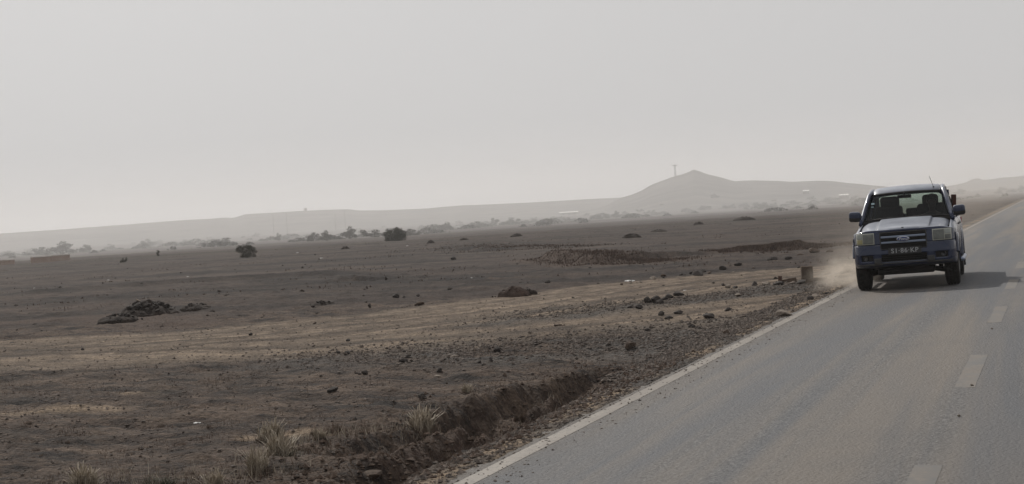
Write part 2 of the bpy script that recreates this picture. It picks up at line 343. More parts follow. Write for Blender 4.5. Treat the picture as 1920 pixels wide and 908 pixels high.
_, ridge_top = ridge('far_ridge', [(-900, 506), (-500, 478), (-200, 450), (0, 438), (120, 430), (250, 420), (340, 413), (400, 410), (420, 408), (438, 409), (458, 402), (510, 399), (560, 396), (600, 394), (655, 392.5), (672, 395), (730, 394), (800, 391), (830, 388), (870, 385), (900, 384), (930, 383), (1000, 379.5), (1060, 376), (1110, 373), (1160, 371), (1300, 372), (1500, 374)], 1250, 560, 250, 3, 300)
_, hill_top = ridge('cone_hill', [(1080, 398), (1110, 392), (1140, 384), (1160, 372), (1183, 366), (1205, 357), (1211, 352), (1222, 346.5), (1240, 339.5), (1254, 335), (1262, 331), (1270, 329.5), (1280, 327), (1289, 324), (1296, 319.5), (1302, 317.5), (1310, 320.5), (1322, 325.5), (1340, 330), (1360, 335), (1375, 340), (1384, 340), (1392, 338.5), (1420, 338.5), (1440, 339), (1455, 339), (1480, 341), (1500, 340.5), (1530, 339), (1560, 339.5), (1590, 343.5), (1620, 346), (1650, 349), (1700, 353), (1780, 357), (1830, 359)], 900, 420, 200, 3, 320, rough=.6)
ridge('hazy_hill', [(1640, 366), (1720, 358), (1790, 347), (1812, 342), (1824, 335), (1834, 334), (1844, 338), (1860, 336), (1880, 333), (1900, 332), (1925, 329), (2000, 322), (2200, 318), (2600, 330), (2900, 340)], 1500, 520, 250, 3, 340)

# ------------------------------------------------------------------ shrubs and trees far off
RND = random.Random(5)
def crown_np(seed, nclump, nleaf, leaf, flat=.75, gap=.8):
    r = np.random.RandomState(seed); C = []
    for k in range(nclump):
        a = r.rand()*2*math.pi; q = math.sqrt(r.rand())*.78; h = r.rand()
        C.append((q*math.cos(a), q*math.sin(a), .12 + .80*h*(1-q*q*.55), .20+.16*r.rand()))
    C = np.array(C); V = []; 
    idx = r.randint(0, nclump, nleaf); d = r.randn(nleaf, 3); d /= np.linalg.norm(d, axis=1)[:, None]
    rad = C[idx, 3] * (.55+.5*r.rand(nleaf)) ; P = C[idx, :3] + d*rad[:, None]*np.array([1, 1, flat]); P[:, 2] = np.maximum(P[:, 2], .02)
    u = r.randn(nleaf, 3); u /= np.linalg.norm(u, axis=1)[:, None]; w = np.cross(u, d + .3*r.randn(nleaf, 3)); w /= np.linalg.norm(w, axis=1)[:, None]+1e-9
    s = leaf*(.6+.8*r.rand(nleaf))[:, None]
    V = np.stack([P-u*s, P+w*s*.6, P+u*s, P-w*s*.6], 1).reshape(-1, 3)
    return V, np.arange(nleaf*4).reshape(-1, 4), C
def limb_bm(bm, pts, r0, r1, seg=6):
    rings = []
    for k, p in enumerate(pts):
        p = Vector(p); t = (Vector(pts[min(k+1, len(pts)-1)]) - Vector(pts[max(k-1, 0)])).normalized()
        u = t.orthogonal().normalized(); v = t.cross(u); rr = r0+(r1-r0)*k/(len(pts)-1)
        rings.append([bm.verts.new(p + (u*math.cos(a)+v*math.sin(a))*rr) for a in [i*2*math.pi/seg for i in range(seg)]])
    for A, B in zip(rings[:-1], rings[1:]):
        for i in range(seg): bm.faces.new((A[i], A[(i+1) % seg], B[(i+1) % seg], B[i]))
    for rg, fl in ((rings[0], 1), (rings[-1], 0)):
        try: bm.faces.new(rg[::-1] if fl else rg)
        except ValueError: pass
def trunk_me(C, seed):
    bm = bmesh.new(); r = random.Random(seed)
    for k in range(min(6, len(C))):
        c = C[k]; b = (r.uniform(-.06, .06), r.uniform(-.06, .06), -.05)
        mid = (c[0]*.35+r.uniform(-.05, .05), c[1]*.35+r.uniform(-.05, .05), max(c[2]*.5, .14))
        limb_bm(bm, [b, mid, tuple(c[:3])], .045, .012)
    return bm_mesh(bm, 'trunk', True)
CR = []
for sd_, nl, lf, fl, ncl in ((1, 1500, .055, .75, 15), (2, 1700, .055, .7, 17), (3, 1300, .06, .6, 12), (4, 1500, .05, .45, 12), (5, 4200, .032, .55, 24), (6, 9000, .030, .8, 40)):
    v, f, C = crown_np(sd_, ncl, nl, lf, fl)
    CR.append((mesh_np('crown', v, f, False), trunk_me(C, sd_)))
def shrub(px, py, w, h, var, label, name='shrub', group=None, dist=None):
    if dist: x, y, _ = AT(px, py, dist)
    else: x, y = G(px, py)
    D = math.hypot(x, y); W_ = w/F*D; Hh = h/F*D
    e = empty(name, (x, y, hz(x, y)-.03), RND.uniform(0, 6)); e.scale = (W_/1.75, W_/1.75, Hh/1.05)
    link('crown', CR[var][0], M_LEAF, e); link('trunk', CR[var][1], M_BARK, e)
    setp(e, label, 'tree' if 'tree' in name else 'shrub', group); return e
shrub(462, 485, 38, 28, 4, 'dark leafy shrub with gaps in its crown, standing alone on the plain at the left', 'acacia_tree')
shrub(742, 451, 42, 28, 5, 'dense rounded dark bush standing alone in front of the far bush line, left of centre', 'round_bush')
shrub(232, 491, 13, 13, 2, 'small pale grey shrub on the open plain right of the low block walls')
shrub(297, 482, 8, 13, 3, 'tiny upright shrub on the plain between the block walls and the lone leafy shrub')
shrub(928, 424, 17, 16, 3, 'flat-topped acacia silhouette in the far bush line near the middle', 'acacia_tree')
far = [(68, 479, 46, 17, 'wide low grey bush just above the low block walls at the far left'), (116, 477, 52, 22, 'broad domed bush behind the right end of the block wall'), (160, 473, 26, 17, 'hazy bush right of the broad domed bush at far left'), (210, 467, 12, 11, 'small round hazy bush on its own at the far left'), (277, 463, 30, 15, 'hazy double-humped bush at the foot of the left ridge'),
  (410, 460, 62, 16, 'long low hazy thicket left of the lone leafy shrub'), (522, 452, 14, 14, 'small hazy bush at left end of the middle bush row'), (556, 453, 40, 11, 'low flat hazy bush in the middle bush row'), (589, 453, 30, 20, 'rounded bush, left one of a touching pair in the middle bush row'), (613, 452, 26, 18, 'rounded bush, right one of a touching pair in the middle bush row'), (633, 450, 18, 11, 'small low bush filling the gap in the middle bush row'), (656, 449, 32, 22, 'peaked bush in the middle bush row'), (701, 446, 48, 20, 'wide pale bush directly left of the dense rounded bush'), (771, 442, 32, 16, 'pale hazy bush directly right of the dense rounded bush'),
  (836, 432, 32, 15, 'ragged-topped bush right of the dense rounded bush'), (894, 427, 38, 14, 'smooth domed bush left of the flat-topped acacia'), (962, 422, 36, 13, 'low bush right of the flat-topped acacia'), (992, 419, 30, 10, 'low dark bush at centre of the far bush line'), (1022, 417, 22, 10, 'small domed bush below the pale roof'), (1065, 415, 24, 8, 'flat little bush under the long pale roof'), (1124, 411, 38, 14, 'broad low bush at the foot of the cone hill, left side'), (1155, 409, 17, 13, 'square hazy bush beside the broad low bush at the foot of the hill'),
  (1238, 402, 40, 8, 'low dark scrub bush under the mast'), (1287, 397, 23, 9, 'small dark bush directly below the hill summit'), (1321, 394, 28, 9, 'dark bush right below the hill summit'), (1364, 391, 34, 9, 'low wide dark bush on the far edge of the plain'), (1395, 389, 26, 9, 'little dark bush left of the square-topped bush'), (1427, 389, 34, 13, 'dark square-topped bush on the far edge of the plain'), (1449, 387, 18, 9, 'small bush right of the square-topped bush'), (1488, 384, 34, 8, 'long low bush below the hill shoulder'), (1527, 383, 22, 9, 'dark bush on the skyline of the plain left of the truck'), (1558, 380, 42, 10, 'wide bush left of the truck windscreen'), (1608, 377, 32, 12, 'grey bush partly hidden by the truck roof'),
  (1834, 369, 11, 8, 'small grey bush behind the truck mirror on the right'), (1873, 364, 17, 8, 'low bush on the plain at the right, beyond the road edge'), (1896, 361, 18, 8, 'second low bush at right, nearer the road end'), (1918, 358, 22, 10, 'dark bush at the right picture edge where the road ends')]
for k, (px, py, w, h, lb) in enumerate(far): shrub(px, py, w, h, [0, 1, 2, 0, 1][k % 5], lb, 'bush', 'bushes along the far edge of the plain')
# faint ones on the slopes behind
for k, (px, py, dist) in enumerate([(48, 452, 700), (90, 450, 720), (205, 446, 740), (250, 444, 760), (300, 442, 760), (390, 436, 800), (455, 440, 640), (480, 441, 640), (672, 423, 780), (720, 420, 800), (860, 414, 700), (1000, 408, 650), (1035, 402, 700), (1100, 399, 700), (1200, 388, 620), (1242, 384, 640), (1340, 376, 660), (1450, 372, 640), (1520, 368, 640), (1800, 356, 520), (1850, 352, 620), (1880, 349, 640), (1172, 402, 520), (1217, 396, 500), (900, 420, 560), (790, 428, 560), (350, 448, 600)]):
    x, y, z = AT(px, py, dist); zz = max(hz(x, y), ridge_top(x, y) if math.hypot(x, y) > 700 and px < 1150 else -9, hill_top(x, y) if px > 1100 and math.hypot(x, y) > 500 and px < 1700 else -9)
    e = empty('distant_bush', (x, y, zz-.2), k); s = RND.uniform(.9, 1.8); e.scale = (s*1.3, s*1.3, s)
    link('crown', CR[k % 3][0], M_LEAF, e)
    setp(e, 'faint grey bush fading into the haze on the slopes below the ridge', 'shrub', 'faint bushes in the haze')

# ------------------------------------------------------------------ rocks
def rock_me(seed, sub=2, flat=.7, box=.0):
    bm = bmesh.new(); bmesh.ops.create_icosphere(bm, subdivisions=sub, radius=.5); r = random.Random(seed)
    pl_ = [(Vector((r.gauss(0, 1), r.gauss(0, 1), r.gauss(0, 1))).normalized(), r.uniform(.26, .42)) for _ in range(9)]
    for v in bm.verts:
        for n, d in pl_:
            q = v.co.dot(n)
            if q > d: v.co -= n*(q-d)
        v.co += Vector((r.gauss(0, 1), r.gauss(0, 1), r.gauss(0, 1)))*.012
        v.co.z *= flat
    return bm_mesh(bm, 'rock')
ROCKS = [[rock_me(s, 2, fl) for s, fl in ((11, .8), (12, .65), (13, .9), (14, .5), (15, .7))] for _ in range(3)]
MR = [M_ROCKD, M_ROCKB, M_ROCKL]
def rock(px, py, w, h, mk, label=None, name='rock', group=None, parent=None, k=[0]):
    k[0] += 1; x, y = G(px, py); D = math.hypot(x, y); W_ = w/F*D*1.12; Hh = h/F*D*1.3
    me = ROCKS[mk][k[0] % 5]; fl = (.8, .65, .9, .5, .7)[k[0] % 5]
    o = link(name, me, MR[mk], None, (x, y, hz(x, y)+Hh*.28), (RND.uniform(-.15, .15), RND.uniform(-.15, .15), RND.uniform(0, 6)), (W_*1.15, W_*1.0, Hh*1.15/fl))
    if label: setp(o, label, 'rock', group)
    return o
D, B, L = 0, 1, 2
for a in [(624, 735, 22, 8, D, 'dark flat stone lying alone in the middle of the foreground soil'), (792, 746, 18, 12, D, 'angular blue-black stone just behind the pale grass tufts'), (932, 655, 13, 10, D, 'dark upright stone just below the dirt track, near centre'), (921, 679, 7, 10, D, 'small dark upright stone below the track, near centre'),
  (1180, 650, 24, 14, B, 'reddish brown boulder in the gravel between track and road'), (866, 839, 34, 18, D, 'dark boulder sunk in the gully edge near the road'), (692, 868, 46, 15, B, 'large flat-topped brown slab on the gully rim at the bottom'), (645, 812, 20, 12, B, 'brown stone left of the gully beside dry grass'), (853, 663, 16, 6, L, 'thin whitish stone below the dirt track'), (915, 720, 12, 7, L, 'light rounded stone between grass tufts and the gully'),
  (824, 693, 12, 8, D, 'dark pointed stone left of centre above a pale one'), (820, 698, 14, 5, L, 'flat pale stone in front of the dark pointed one'), (684, 700, 13, 9, D, 'dark stone left of centre, halfway to the track'), (652, 664, 11, 8, D, 'dark round pebble just under the track, left of centre'), (756, 678, 18, 6, D, 'low dark stone cluster piece below the track'), (899, 683, 9, 5, D, 'tiny dark stone left of the upright one'), 
  (1047, 606, 18, 6, B, 'reddish flat stone lying on the dirt track'), (1500, 549, 0, 0, B, '') , (1238, 568, 17, 10, D, 'dark stone at the lower end of the stone row beside the track'), (1216, 572, 0, 0, D, ''), (1198, 576, 14, 7, D, 'lowest dark stone of the row beside the track'), (1182, 577, 11, 6, D, 'outlying dark stone at the very end of the row beside the track'),
  (1215, 567, 18, 12, D, 'blocky dark stone in the middle of the row beside the track'), (1231, 566, 20, 14, D, 'largest dark stone of the row beside the track'), (1246, 560, 12, 8, D, 'dark stone right of the largest in the row'), (1256, 556, 16, 8, D, 'long low dark stone near the upper end of the row'), (1272, 551, 22, 8, D, 'topmost long dark stone of the row beside the track'),
  (1414, 533, 12, 8, D, 'dark pointed stone alone left of the concrete pieces'), (1365, 536, 12, 7, L, 'pale stone of a small pair on the gravel island'), (1356, 535, 7, 5, D, 'dark stone of a small pair on the gravel island'), (1378, 537, 10, 5, D, 'dark low stone right of the small pair'), (1437, 532, 16, 6, L, 'pale wedge stone beside the upright brick stub'), (1461, 533, 20, 8, D, 'dark flat stone at the foot of the upright brick stub'), (1487, 529, 12, 6, L, 'light rounded stone in front of the fallen block'), (1502, 530, 20, 8, D, 'dark broken lump at the foot of the concrete marker'),
  (1224, 523, 13, 8, L, 'pale-sided stone along the upper edge of the dirt track'), (1244, 519, 11, 6, B, 'brown stone right of the pale-sided one on the track edge'), (1308, 516, 22, 9, D, 'dark low boulder, middle of the cluster above the track'), (1297, 514, 10, 6, D, 'dark stone left in the cluster above the track'), (1319, 511, 10, 8, D, 'dark stone right in the cluster above the track'), (1329, 513, 9, 4, B, 'brown stone at the right end of the cluster above the track'), (1356, 505, 15, 10, D, 'dark boulder right of the cluster above the track'), (1384, 500, 16, 6, D, 'flat dark stone near the right end of the track edge'), (1277, 516, 9, 5, D, 'small dark stone left of the cluster above the track'),
  (1448, 489, 18, 8, D, 'dark stone heap piece beside the track, left of the truck'), (1478, 485, 16, 6, D, 'dark stone beside the track, near the truck'), (1500, 480, 14, 6, B, 'brown stone beyond the track, near the truck'), (1525, 474, 20, 9, B, 'large brown clod behind the track, left of the truck'), (1556, 472, 14, 6, B, 'brown clod just left of the truck mirror'),
  (1329, 591, 22, 10, D, 'dark boulder on the gravel just below the track, right of centre'), (1364, 578, 12, 7, D, 'dark stone right of the boulder below the track'), (1240, 590, 12, 9, D, 'dark stone at the near edge of the track'), (1254, 593, 18, 8, D, 'dark flattish stone at the near edge of the track'), (1272, 586, 18, 6, D, 'flat dark stone in line along the near track edge'), (1297, 612, 12, 8, D, 'dark stone in grey gravel between track and road'), (1310, 624, 8, 5, L, 'whitish stone in grey gravel near the road line'), (1363, 632, 14, 10, B, 'reddish stone close to the white road line'), (1214, 614, 12, 6, D, 'dark stone in the gravel left of the road'),
  (1384, 553, 12, 5, L, 'pale flat stone lying on the tan track'), (1482, 558, 12, 4, L, 'pale flat stone on the track nearer the road'), (1470, 598, 26, 10, L, 'whitish broken slab at the road edge'), (1540, 541, 11, 7, D, 'dark stone at the road edge just in front of the truck'), (1530, 562, 16, 7, L, 'pale slab fragment at the road edge in front of the truck'), (1520, 566, 14, 7, D, 'dark slab fragment at the road edge in front of the truck'), (1550, 556, 12, 5, D, 'small dark fragment at the road edge nearest the truck'),
  (785, 570, 18, 6, B, 'flat brown stone below the dark plain, left of centre'), (743, 559, 14, 8, D, 'dark boulder left of centre on the plain before the track'), (758, 557, 8, 5, D, 'dark stone right beside the boulder left of centre'), (850, 486, 10, 6, D, 'lone black block on the dark plain'), (693, 576, 6, 8, D, 'small upright black stone left of centre'), (784, 554, 7, 4, D, 'small black stone above the flat brown one'),
  (1026, 533, 12, 6, D, 'dark square block right of the stone heap'), (155, 652, 7, 5, D, 'small dark stone on the far left end of the track'), (112, 656, 9, 4, D, 'flat dark stone on the far left end of the track'), (131, 598, 0, 0, D, '')]:
    if a[2]: rock(*a)
for k in range(24):
    px, py = [(RND.uniform(1010, 1600), 0), (RND.uniform(560, 1250), 0), (RND.uniform(0, 900), 0)][k % 3]
    py = {0: 527-(px-1200)*.11 + RND.uniform(-8, 6), 1: RND.uniform(655, 700), 2: RND.uniform(590, 640)}[k % 3]
    s = RND.uniform(5, 10); rock(px, py, s, s*.55, RND.choice([0, 0, 1, 2]), 'small loose stone among many on the dusty ground beside the dirt track', 'stone', 'loose stones beside the dirt track')

M_EARTHC = noisy('brown_soil_clod', (.045, .032, .026), (.120, .085, .064), 14, .95, 0)
# gravel nobody could count
def gravel(name, N, f, smin, smax, seed, m=M_GRAVEL, zf=None):
    r = np.random.RandomState(seed); x, y = f(r, N); z = zf(x) if zf else hgt(x, y); N = len(x)
    s = smin + (smax-smin)*r.rand(N)**3
    O = np.array([[1, 0, 0], [0, 1, 0], [-1, 0, 0], [0, -1, 0], [.1, .1, .8], [.2, 0, -.6]])*.5
    V = O[None]*(.55+.9*r.rand(N, 6, 1)); a = r.rand(N)*6.28; c, s_ = np.cos(a), np.sin(a)
    V = np.stack([V[..., 0]*c[:, None]-V[..., 1]*s_[:, None], V[..., 0]*s_[:, None]+V[..., 1]*c[:, None], V[..., 2]*(.5+.5*r.rand(N)[:, None])], -1)*s[:, None, None]
    V += np.stack([x, y, z + s*.12], 1)[:, None]
    Fb = np.array([[0, 1, 4], [1, 2, 4], [2, 3, 4], [3, 0, 4], [1, 0, 5], [2, 1, 5], [3, 2, 5], [0, 3, 5]])
    Fq = (Fb[None] + (np.arange(N)*6)[:, None, None]).reshape(-1, 3)
    return setp(link(name, mesh_np(name, V.reshape(-1, 3), Fq, False), m), kind='stuff')
def f_poly(pts, w):
    P_ = [G(*p) for p in pts]
    def f(r, N):
        k = r.randint(0, len(P_)-1, N); t = r.rand(N); A = np.array(P_)
        x = A[k, 0]+(A[k+1, 0]-A[k, 0])*t + w*r.randn(N)*.5; y = A[k, 1]+(A[k+1, 1]-A[k, 1])*t + w*r.randn(N)*.5
        m_ = x < RX0-.15; return x[m_], y[m_]
    return f
def f_strip(r, N):
    y = 7 + 28*r.rand(N)**1.6; return RX0-.12 - .62*r.rand(N)**.8 - .15*r.rand(N), y
gravel('broken_asphalt_edge', 2600, lambda r, N: (RX0-.03-.10*r.rand(N), 7+40*r.rand(N)**1.5), .012, .05, 9)
gravel('soil_clods', 11000, f_poly([(1270, 684), (1150, 712), (1040, 760), (960, 800), (880, 830), (790, 880), (640, 905)], 1.25), .010, .065, 6, M_EARTHC)
gravel('spilled_grit', 1800, lambda r, N: (RX0+.03+.42*r.rand(N)**2.2, 7+45*r.rand(N)**1.4), .008, .028, 12, zf=road_z)
gravel('roadside_gravel', 20000, f_strip, .012, .062, 1)
gravel('gravel_patch', 14000, f_poly([(640, 662), (950, 650), (1200, 640), (1330, 625), (1440, 590)], 2.2), .010, .065, 2)
gravel('gravel_island', 9000, f_poly([(950, 595), (1150, 572), (1300, 556), (1480, 538), (1590, 520)], 1.3), .012, .06, 3)
def f_fg(r, N):
    a = np.radians(r.uniform(-18, 8, N))+VA; q = 9+26*r.rand(N)**1.3; x = q*np.sin(a); y = q*np.cos(a); m_ = x < RX0-.2; return x[m_], y[m_]
gravel('scattered_pebbles', 14000, f_fg, .008, .045, 4)
def f_pl(r, N):
    a = np.radians(r.uniform(-19, 14, N))+VA; q = 34+120*r.rand(N)**1.5; x = q*np.sin(a); y = q*np.cos(a); m_ = x < RX0-.6; return x[m_], y[m_]
gravel('plain_stones', 450, f_pl, .03, .16, 5, M_EARTH)

# ------------------------------------------------------------------ heaps of rubble
def heap(name, px, py, w, h, label, m, nchunk, seed, elong=1.0, cat='rubble'):
    x, y = G(px, py); D_ = math.hypot(x, y); W_ = w/F*D_; Hh = h/F*D_; z0 = hz(x, y); e = empty(name, (x, y, z0), 0); r = random.Random(seed)
    az = math.atan2(x, y); ux, uy = math.cos(az), -math.sin(az)       # across the view
    n = 26; V = []; 
    for i in range(n):
        for j in range(n):
            u = -1.15+2.3*i/(n-1); v = -1.15+2.3*j/(n-1); q = u*u+v*v
            hh = max(0, 1-q)**.8*Hh*.62*(.45+1.1*(vn(u*3+seed, v*3, seed))) - (.05 if q > .9 else 0) + .10*Hh*vn(u*11, v*11, seed)*(q < 1)
            lx = ux*u*W_/2 - uy*v*W_/2*elong*.7; ly = uy*u*W_/2 + ux*v*W_/2*elong*.7
            V.append((lx, ly, float(hh)-.02))
    link('earth_mound', mesh_np('earth_mound', V, grid_faces(n, n), False), m, e)
    for k in range(nchunk):
        u, v = r.gauss(0, .42), r.gauss(0, .38)
        q = min(1, u*u+v*v); s = min(W_, .55*W_+.5)*r.uniform(.03, .12)*(1.2-.5*q)
        lx = ux*u*W_/2 - uy*v*W_/2*elong*.7; ly = uy*u*W_/2 + ux*v*W_/2*elong*.7
        link('chunk', ROCKS[0][k % 5] if m is not M_REDROCK else RED[k % 5], m, e, (lx, ly, max(0, (1-q))**.8*Hh*.70), (r.uniform(-.6, .6), r.uniform(-.6, .6), r.uniform(0, 6)), (s*1.3, s, s*.8))
    setp(e, label, cat); return e
RED = [rock_me(20+k, 2, .75) for k in range(5)]
heap('rubble_heap', 963, 553, 66, 21, 'heap of reddish and grey broken stones at the upper edge of the dirt track', M_REDROCK, 60, 1)
heap('rubble_heap', 995, 549, 28, 14, 'smaller dark lump of stones joined to right of the reddish heap', M_EARTH, 8, 2)
heap('rubble_heap', 278, 588, 120, 34, 'long dark heap of dug earth and debris on the left of the plain', M_EARTH, 90, 3, 1.3)
heap('rubble_heap', 222, 602, 80, 16, 'low left tail of the long dark earth heap', M_EARTH, 34, 4, 1.4)
heap('rubble_heap', 366, 580, 64, 15, 'low dark debris patch just right of the long dark heap', M_EARTH, 26, 5, 1.5)
heap('rubble_heap', 604, 571, 62, 13, 'low flat scatter of dark clods left of centre on the plain', M_EARTH, 14, 6, 1.6)
heap('earth_mound_pile', 648, 467, 18, 8, 'small pointed dark mound on the plain left of the dense rounded bush', M_EARTH, 3, 7, cat='mound')
heap('earth_mound_pile', 808, 457, 16, 8, 'small pointed dark mound on the plain right of the dense rounded bush', M_EARTH, 3, 8, cat='mound')
heap('earth_mound_pile', 870, 450, 20, 6, 'flat low mound with pale top in the middle distance', M_EARTH, 3, 9, cat='mound')
heap('earth_mound_pile', 968, 442, 26, 8, 'low dark mound in the middle distance at centre', M_EARTH, 5, 10, cat='mound')
heap('earth_mound_pile', 1184, 446, 40, 10, 'ragged dark mound on the plain below the cone hill, left side', M_EARTH, 12, 11, cat='mound')
heap('earth_mound_pile', 1310, 420, 20, 7, 'small dark mound far out on the plain below the summit', M_EARTH, 4, 12, cat='mound')
heap('earth_mound_pile', 1235, 436, 34, 6, 'thin low mound right of the ragged dark mound', M_EARTH, 5, 13, cat='mound')
heap('earth_mound_pile', 1395, 412, 44, 8, 'long low dark mound on the plain, right of centre', M_EARTH, 6, 14, cat='mound')
# plank on the long heap
x, y = G(268, 577); bm = bmesh.new(); bmesh.ops.create_cube(bm, size=1)
me = bm_mesh(bm, 'plank'); o = link('plank', me, noisy('weathered_wood', (.16, .12, .09), (.27, .22, .17), 8, .8, .3, .01), None, (x, y, hz(x, y)+.16), (0.1, .55, .35), (.36, .035, .02))
setp(o, 'pale thin wooden plank leaning on the long dark earth heap', 'plank')

# ------------------------------------------------------------------ grass
def tuft_me(seed, nb, spread, hgt_, wid, curl, head=.0):
    r = np.random.RandomState(seed); V = []; Fc = []
    subs = [(spread*.36*math.cos(t_), spread*.36*math.sin(t_)*r.rand(), .55+.5*r.rand()) for t_ in r.rand(7)*6.28]
    for k in range(nb):
        cx_, cy_, hs_ = subs[k % 7]; a = r.rand()*6.28; q = spread*.16*math.sqrt(r.rand()); bx, by = cx_+q*math.cos(a), cy_+q*math.sin(a)
        a2 = r.rand()*6.28; ln = hgt_*hs_*(.45+.75*r.rand()); le = .15+curl*.7*r.rand()**1.5
        nseg = 4; w = wid*(.7+.6*r.rand()); px_, py_ = -math.sin(a2), math.cos(a2); i0 = len(V)
        for s in range(nseg+1):
            t = s/nseg; lx = bx + math.cos(a2)*le*ln*t*t; ly = by + math.sin(a2)*le*ln*t*t; lz = ln*(t-.25*le*t*t)
            ww = w*(1-.85*t) if not head or t < .7 else w*head*(1.1-abs(t-.85)*4)
            V += [(lx-px_*ww, ly-py_*ww, lz), (lx+px_*ww, ly+py_*ww, lz)]
        for s in range(nseg): Fc.append((i0+2*s, i0+2*s+1, i0+2*s+3, i0+2*s+2))
    return V, Fc
TG = {}
for nm, args in {'straw': (1, 420, .62, .50, .0045, 1.0, 3.2), 'straw2': (2, 380, .7, .44, .0045, 1.2, 3.0), 'scrub': (3, 420, .75, .36, .005, 1.5, 0), 'green': (4, 360, .7, .36, .006, 1.1, 0)}.items():
    v, f = tuft_me(*args); TG[nm] = mesh_np('blades', v, f, False)
def tuft(px, py, w, h, kinds, label, group=None, cat='grass tuft'):
    x, y = G(px, py); D_ = math.hypot(x, y); W_ = w/F*D_; Hh = h/F*D_
    e = empty('grass_tuft', (x, y, hz(x, y)-.015), RND.uniform(0, 6)); e.scale = (W_/.66, W_/.66, Hh/.36)
    for q, kd in enumerate(kinds):
        o = link('dry_blades' if 'straw' in kd else 'leafy_blades', TG[kd], {'s': M_STRAW, 'c': M_SCRUB, 'g': M_GREEN}['g' if kd == 'green' else 'c' if kd == 'scrub' else 's'], e)
        if q: o.scale = (1.1, 1.1, .62)
    setp(e, label, cat, group)
tuft(155, 902, 62, 40, ['straw', 'green'], 'round tuft of pale dry grass with green base at bottom left')
tuft(487, 872, 50, 46, ['straw2', 'scrub'], 'bushy brown and straw tuft, lowest of the cluster left of the gully')
tuft(528, 846, 62, 44, ['straw', 'green'], 'largest pale seed-headed tuft in the cluster left of the gully')
tuft(508, 818, 50, 34, ['straw', 'scrub'], 'upper pale seed-headed tuft in the cluster left of the gully')
tuft(565, 838, 30, 20, ['scrub'], 'small brown tuft right of the largest pale tuft')
tuft(600, 826, 26, 20, ['straw2', 'scrub'], 'small straw tuft between the cluster and the gully')
tuft(612, 806, 56, 30, ['scrub', 'scrub'], 'low dark brown bush left of the gully')
tuft(398, 902, 46, 34, ['straw2', 'scrub'], 'thin straw tuft at the bottom, left of centre')
tuft(300, 898, 76, 26, ['green', 'scrub'], 'low greenish mat of grass at the bottom left')
tuft(262, 908, 40, 16, ['scrub'], 'reddish low tuft on the bottom edge at the left')
tuft(792, 780, 62, 40, ['straw', 'scrub'], 'left one of two pale tufts above the gully near centre')
tuft(860, 774, 58, 32, ['straw2', 'scrub'], 'right one of two pale tufts above the gully near centre')
tuft(878, 732, 26, 16, ['straw2'], 'tiny whitish tuft above the pair of pale tufts')
tuft(974, 746, 24, 26, ['scrub', 'scrub'], 'reddish brown upright tuft on the gully bank')
tuft(1060, 728, 50, 22, ['green', 'scrub'], 'low greenish tuft at the head of the gully')
tuft(1075, 722, 28, 16, ['straw2', 'green'], 'small pale green tuft on the rim of the upper gully')
tuft(835, 822, 44, 18, ['scrub'], 'flat reddish scrub between the two gullies')
tuft(730, 838, 60, 20, ['scrub', 'scrub'], 'wide reddish scrub patch left of the dark boulder')
tuft(700, 850, 40, 16, ['scrub'], 'low brown scrub above the flat-topped slab')
tuft(940, 786, 44, 16, ['scrub'], 'brown scrub on the crumbling bank near the road')
tuft(1005, 776, 30, 14, ['scrub'], 'short brown scrub at the gravel edge of the gully')
tuft(75, 906, 40, 20, ['scrub'], 'short brown tuft at the bottom left corner')
tuft(690, 795, 36, 18, ['scrub'], 'small dark scrub left of the pale tufts')
for k in range(40):
    px = RND.uniform(20, 1000); py = RND.uniform(790, 905); x, y = G(px, py)
    if x > -4.6: continue
    tuft(px, py, RND.uniform(12, 26), RND.uniform(7, 13), ['scrub'], 'small brown weed among many in the foreground soil', 'small weeds in the foreground', 'weed')
# brown dead grass massed on the low banks, and thin stubble on the plain
def mass(name, f, N, seed, h0, h1, w, m):
    r = np.random.RandomState(seed); x, y = f(r, N); N = len(x); z = hgt(x, y)-.01
    hh = h0+(h1-h0)*r.rand(N); a = r.rand(N)*6.28; t = (r.rand(N)-.5)*1.0; dx, dy = np.cos(a)*w, np.sin(a)*w
    V = np.stack([np.stack([x-dx, y-dy, z], 1), np.stack([x+dx, y+dy, z], 1), np.stack([x+hh*t, y+hh*(r.rand(N)-.5), z+hh], 1)], 1)
    return setp(link(name, mesh_np(name, V.reshape(-1, 3), np.arange(N*3).reshape(-1, 3), False), m), kind='stuff')
M_DEAD = noisy('dead_grass', (.060, .044, .037), (.140, .100, .080), 1.6, .95, 0)
def f_bank(pts, w):
    A = np.array(pts)
    def f(r, N):
        k = r.randint(0, len(A)-1, N); t = r.rand(N); return A[k, 0]+(A[k+1, 0]-A[k, 0])*t + w*r.randn(N)*.5, A[k, 1]+(A[k+1, 1]-A[k, 1])*t + w*r.randn(N)*.6 + w*.4
    return f
mass('dead_grass_by_road', f_bank(BK1, 1.3), 14000, 1, .03, .12, .02, M_DEAD)
mass('dead_grass_bank', f_bank(BK2, 1.1), 6000, 2, .02, .10, .02, M_DEAD)
mass('low_bank_scrub', f_bank(BK5, 2.4), 2500, 3, .03, .08, .03, M_DEAD)
def f_clump(r, N):
    n = 420; a = np.radians(r.uniform(-18, 19, n))+VA; q = 45+190*r.rand(n)**1.2; cx, cy = q*np.sin(a), q*np.cos(a)
    k = r.randint(0, n, N); x = cx[k]+r.randn(N)*.6; y = cy[k]+r.randn(N)*.25; m_ = x < RX0-.5; return x[m_], y[m_]
mass('plain_stubble', f_clump, 7000, 4, .02, .07, .03, M_DEAD)
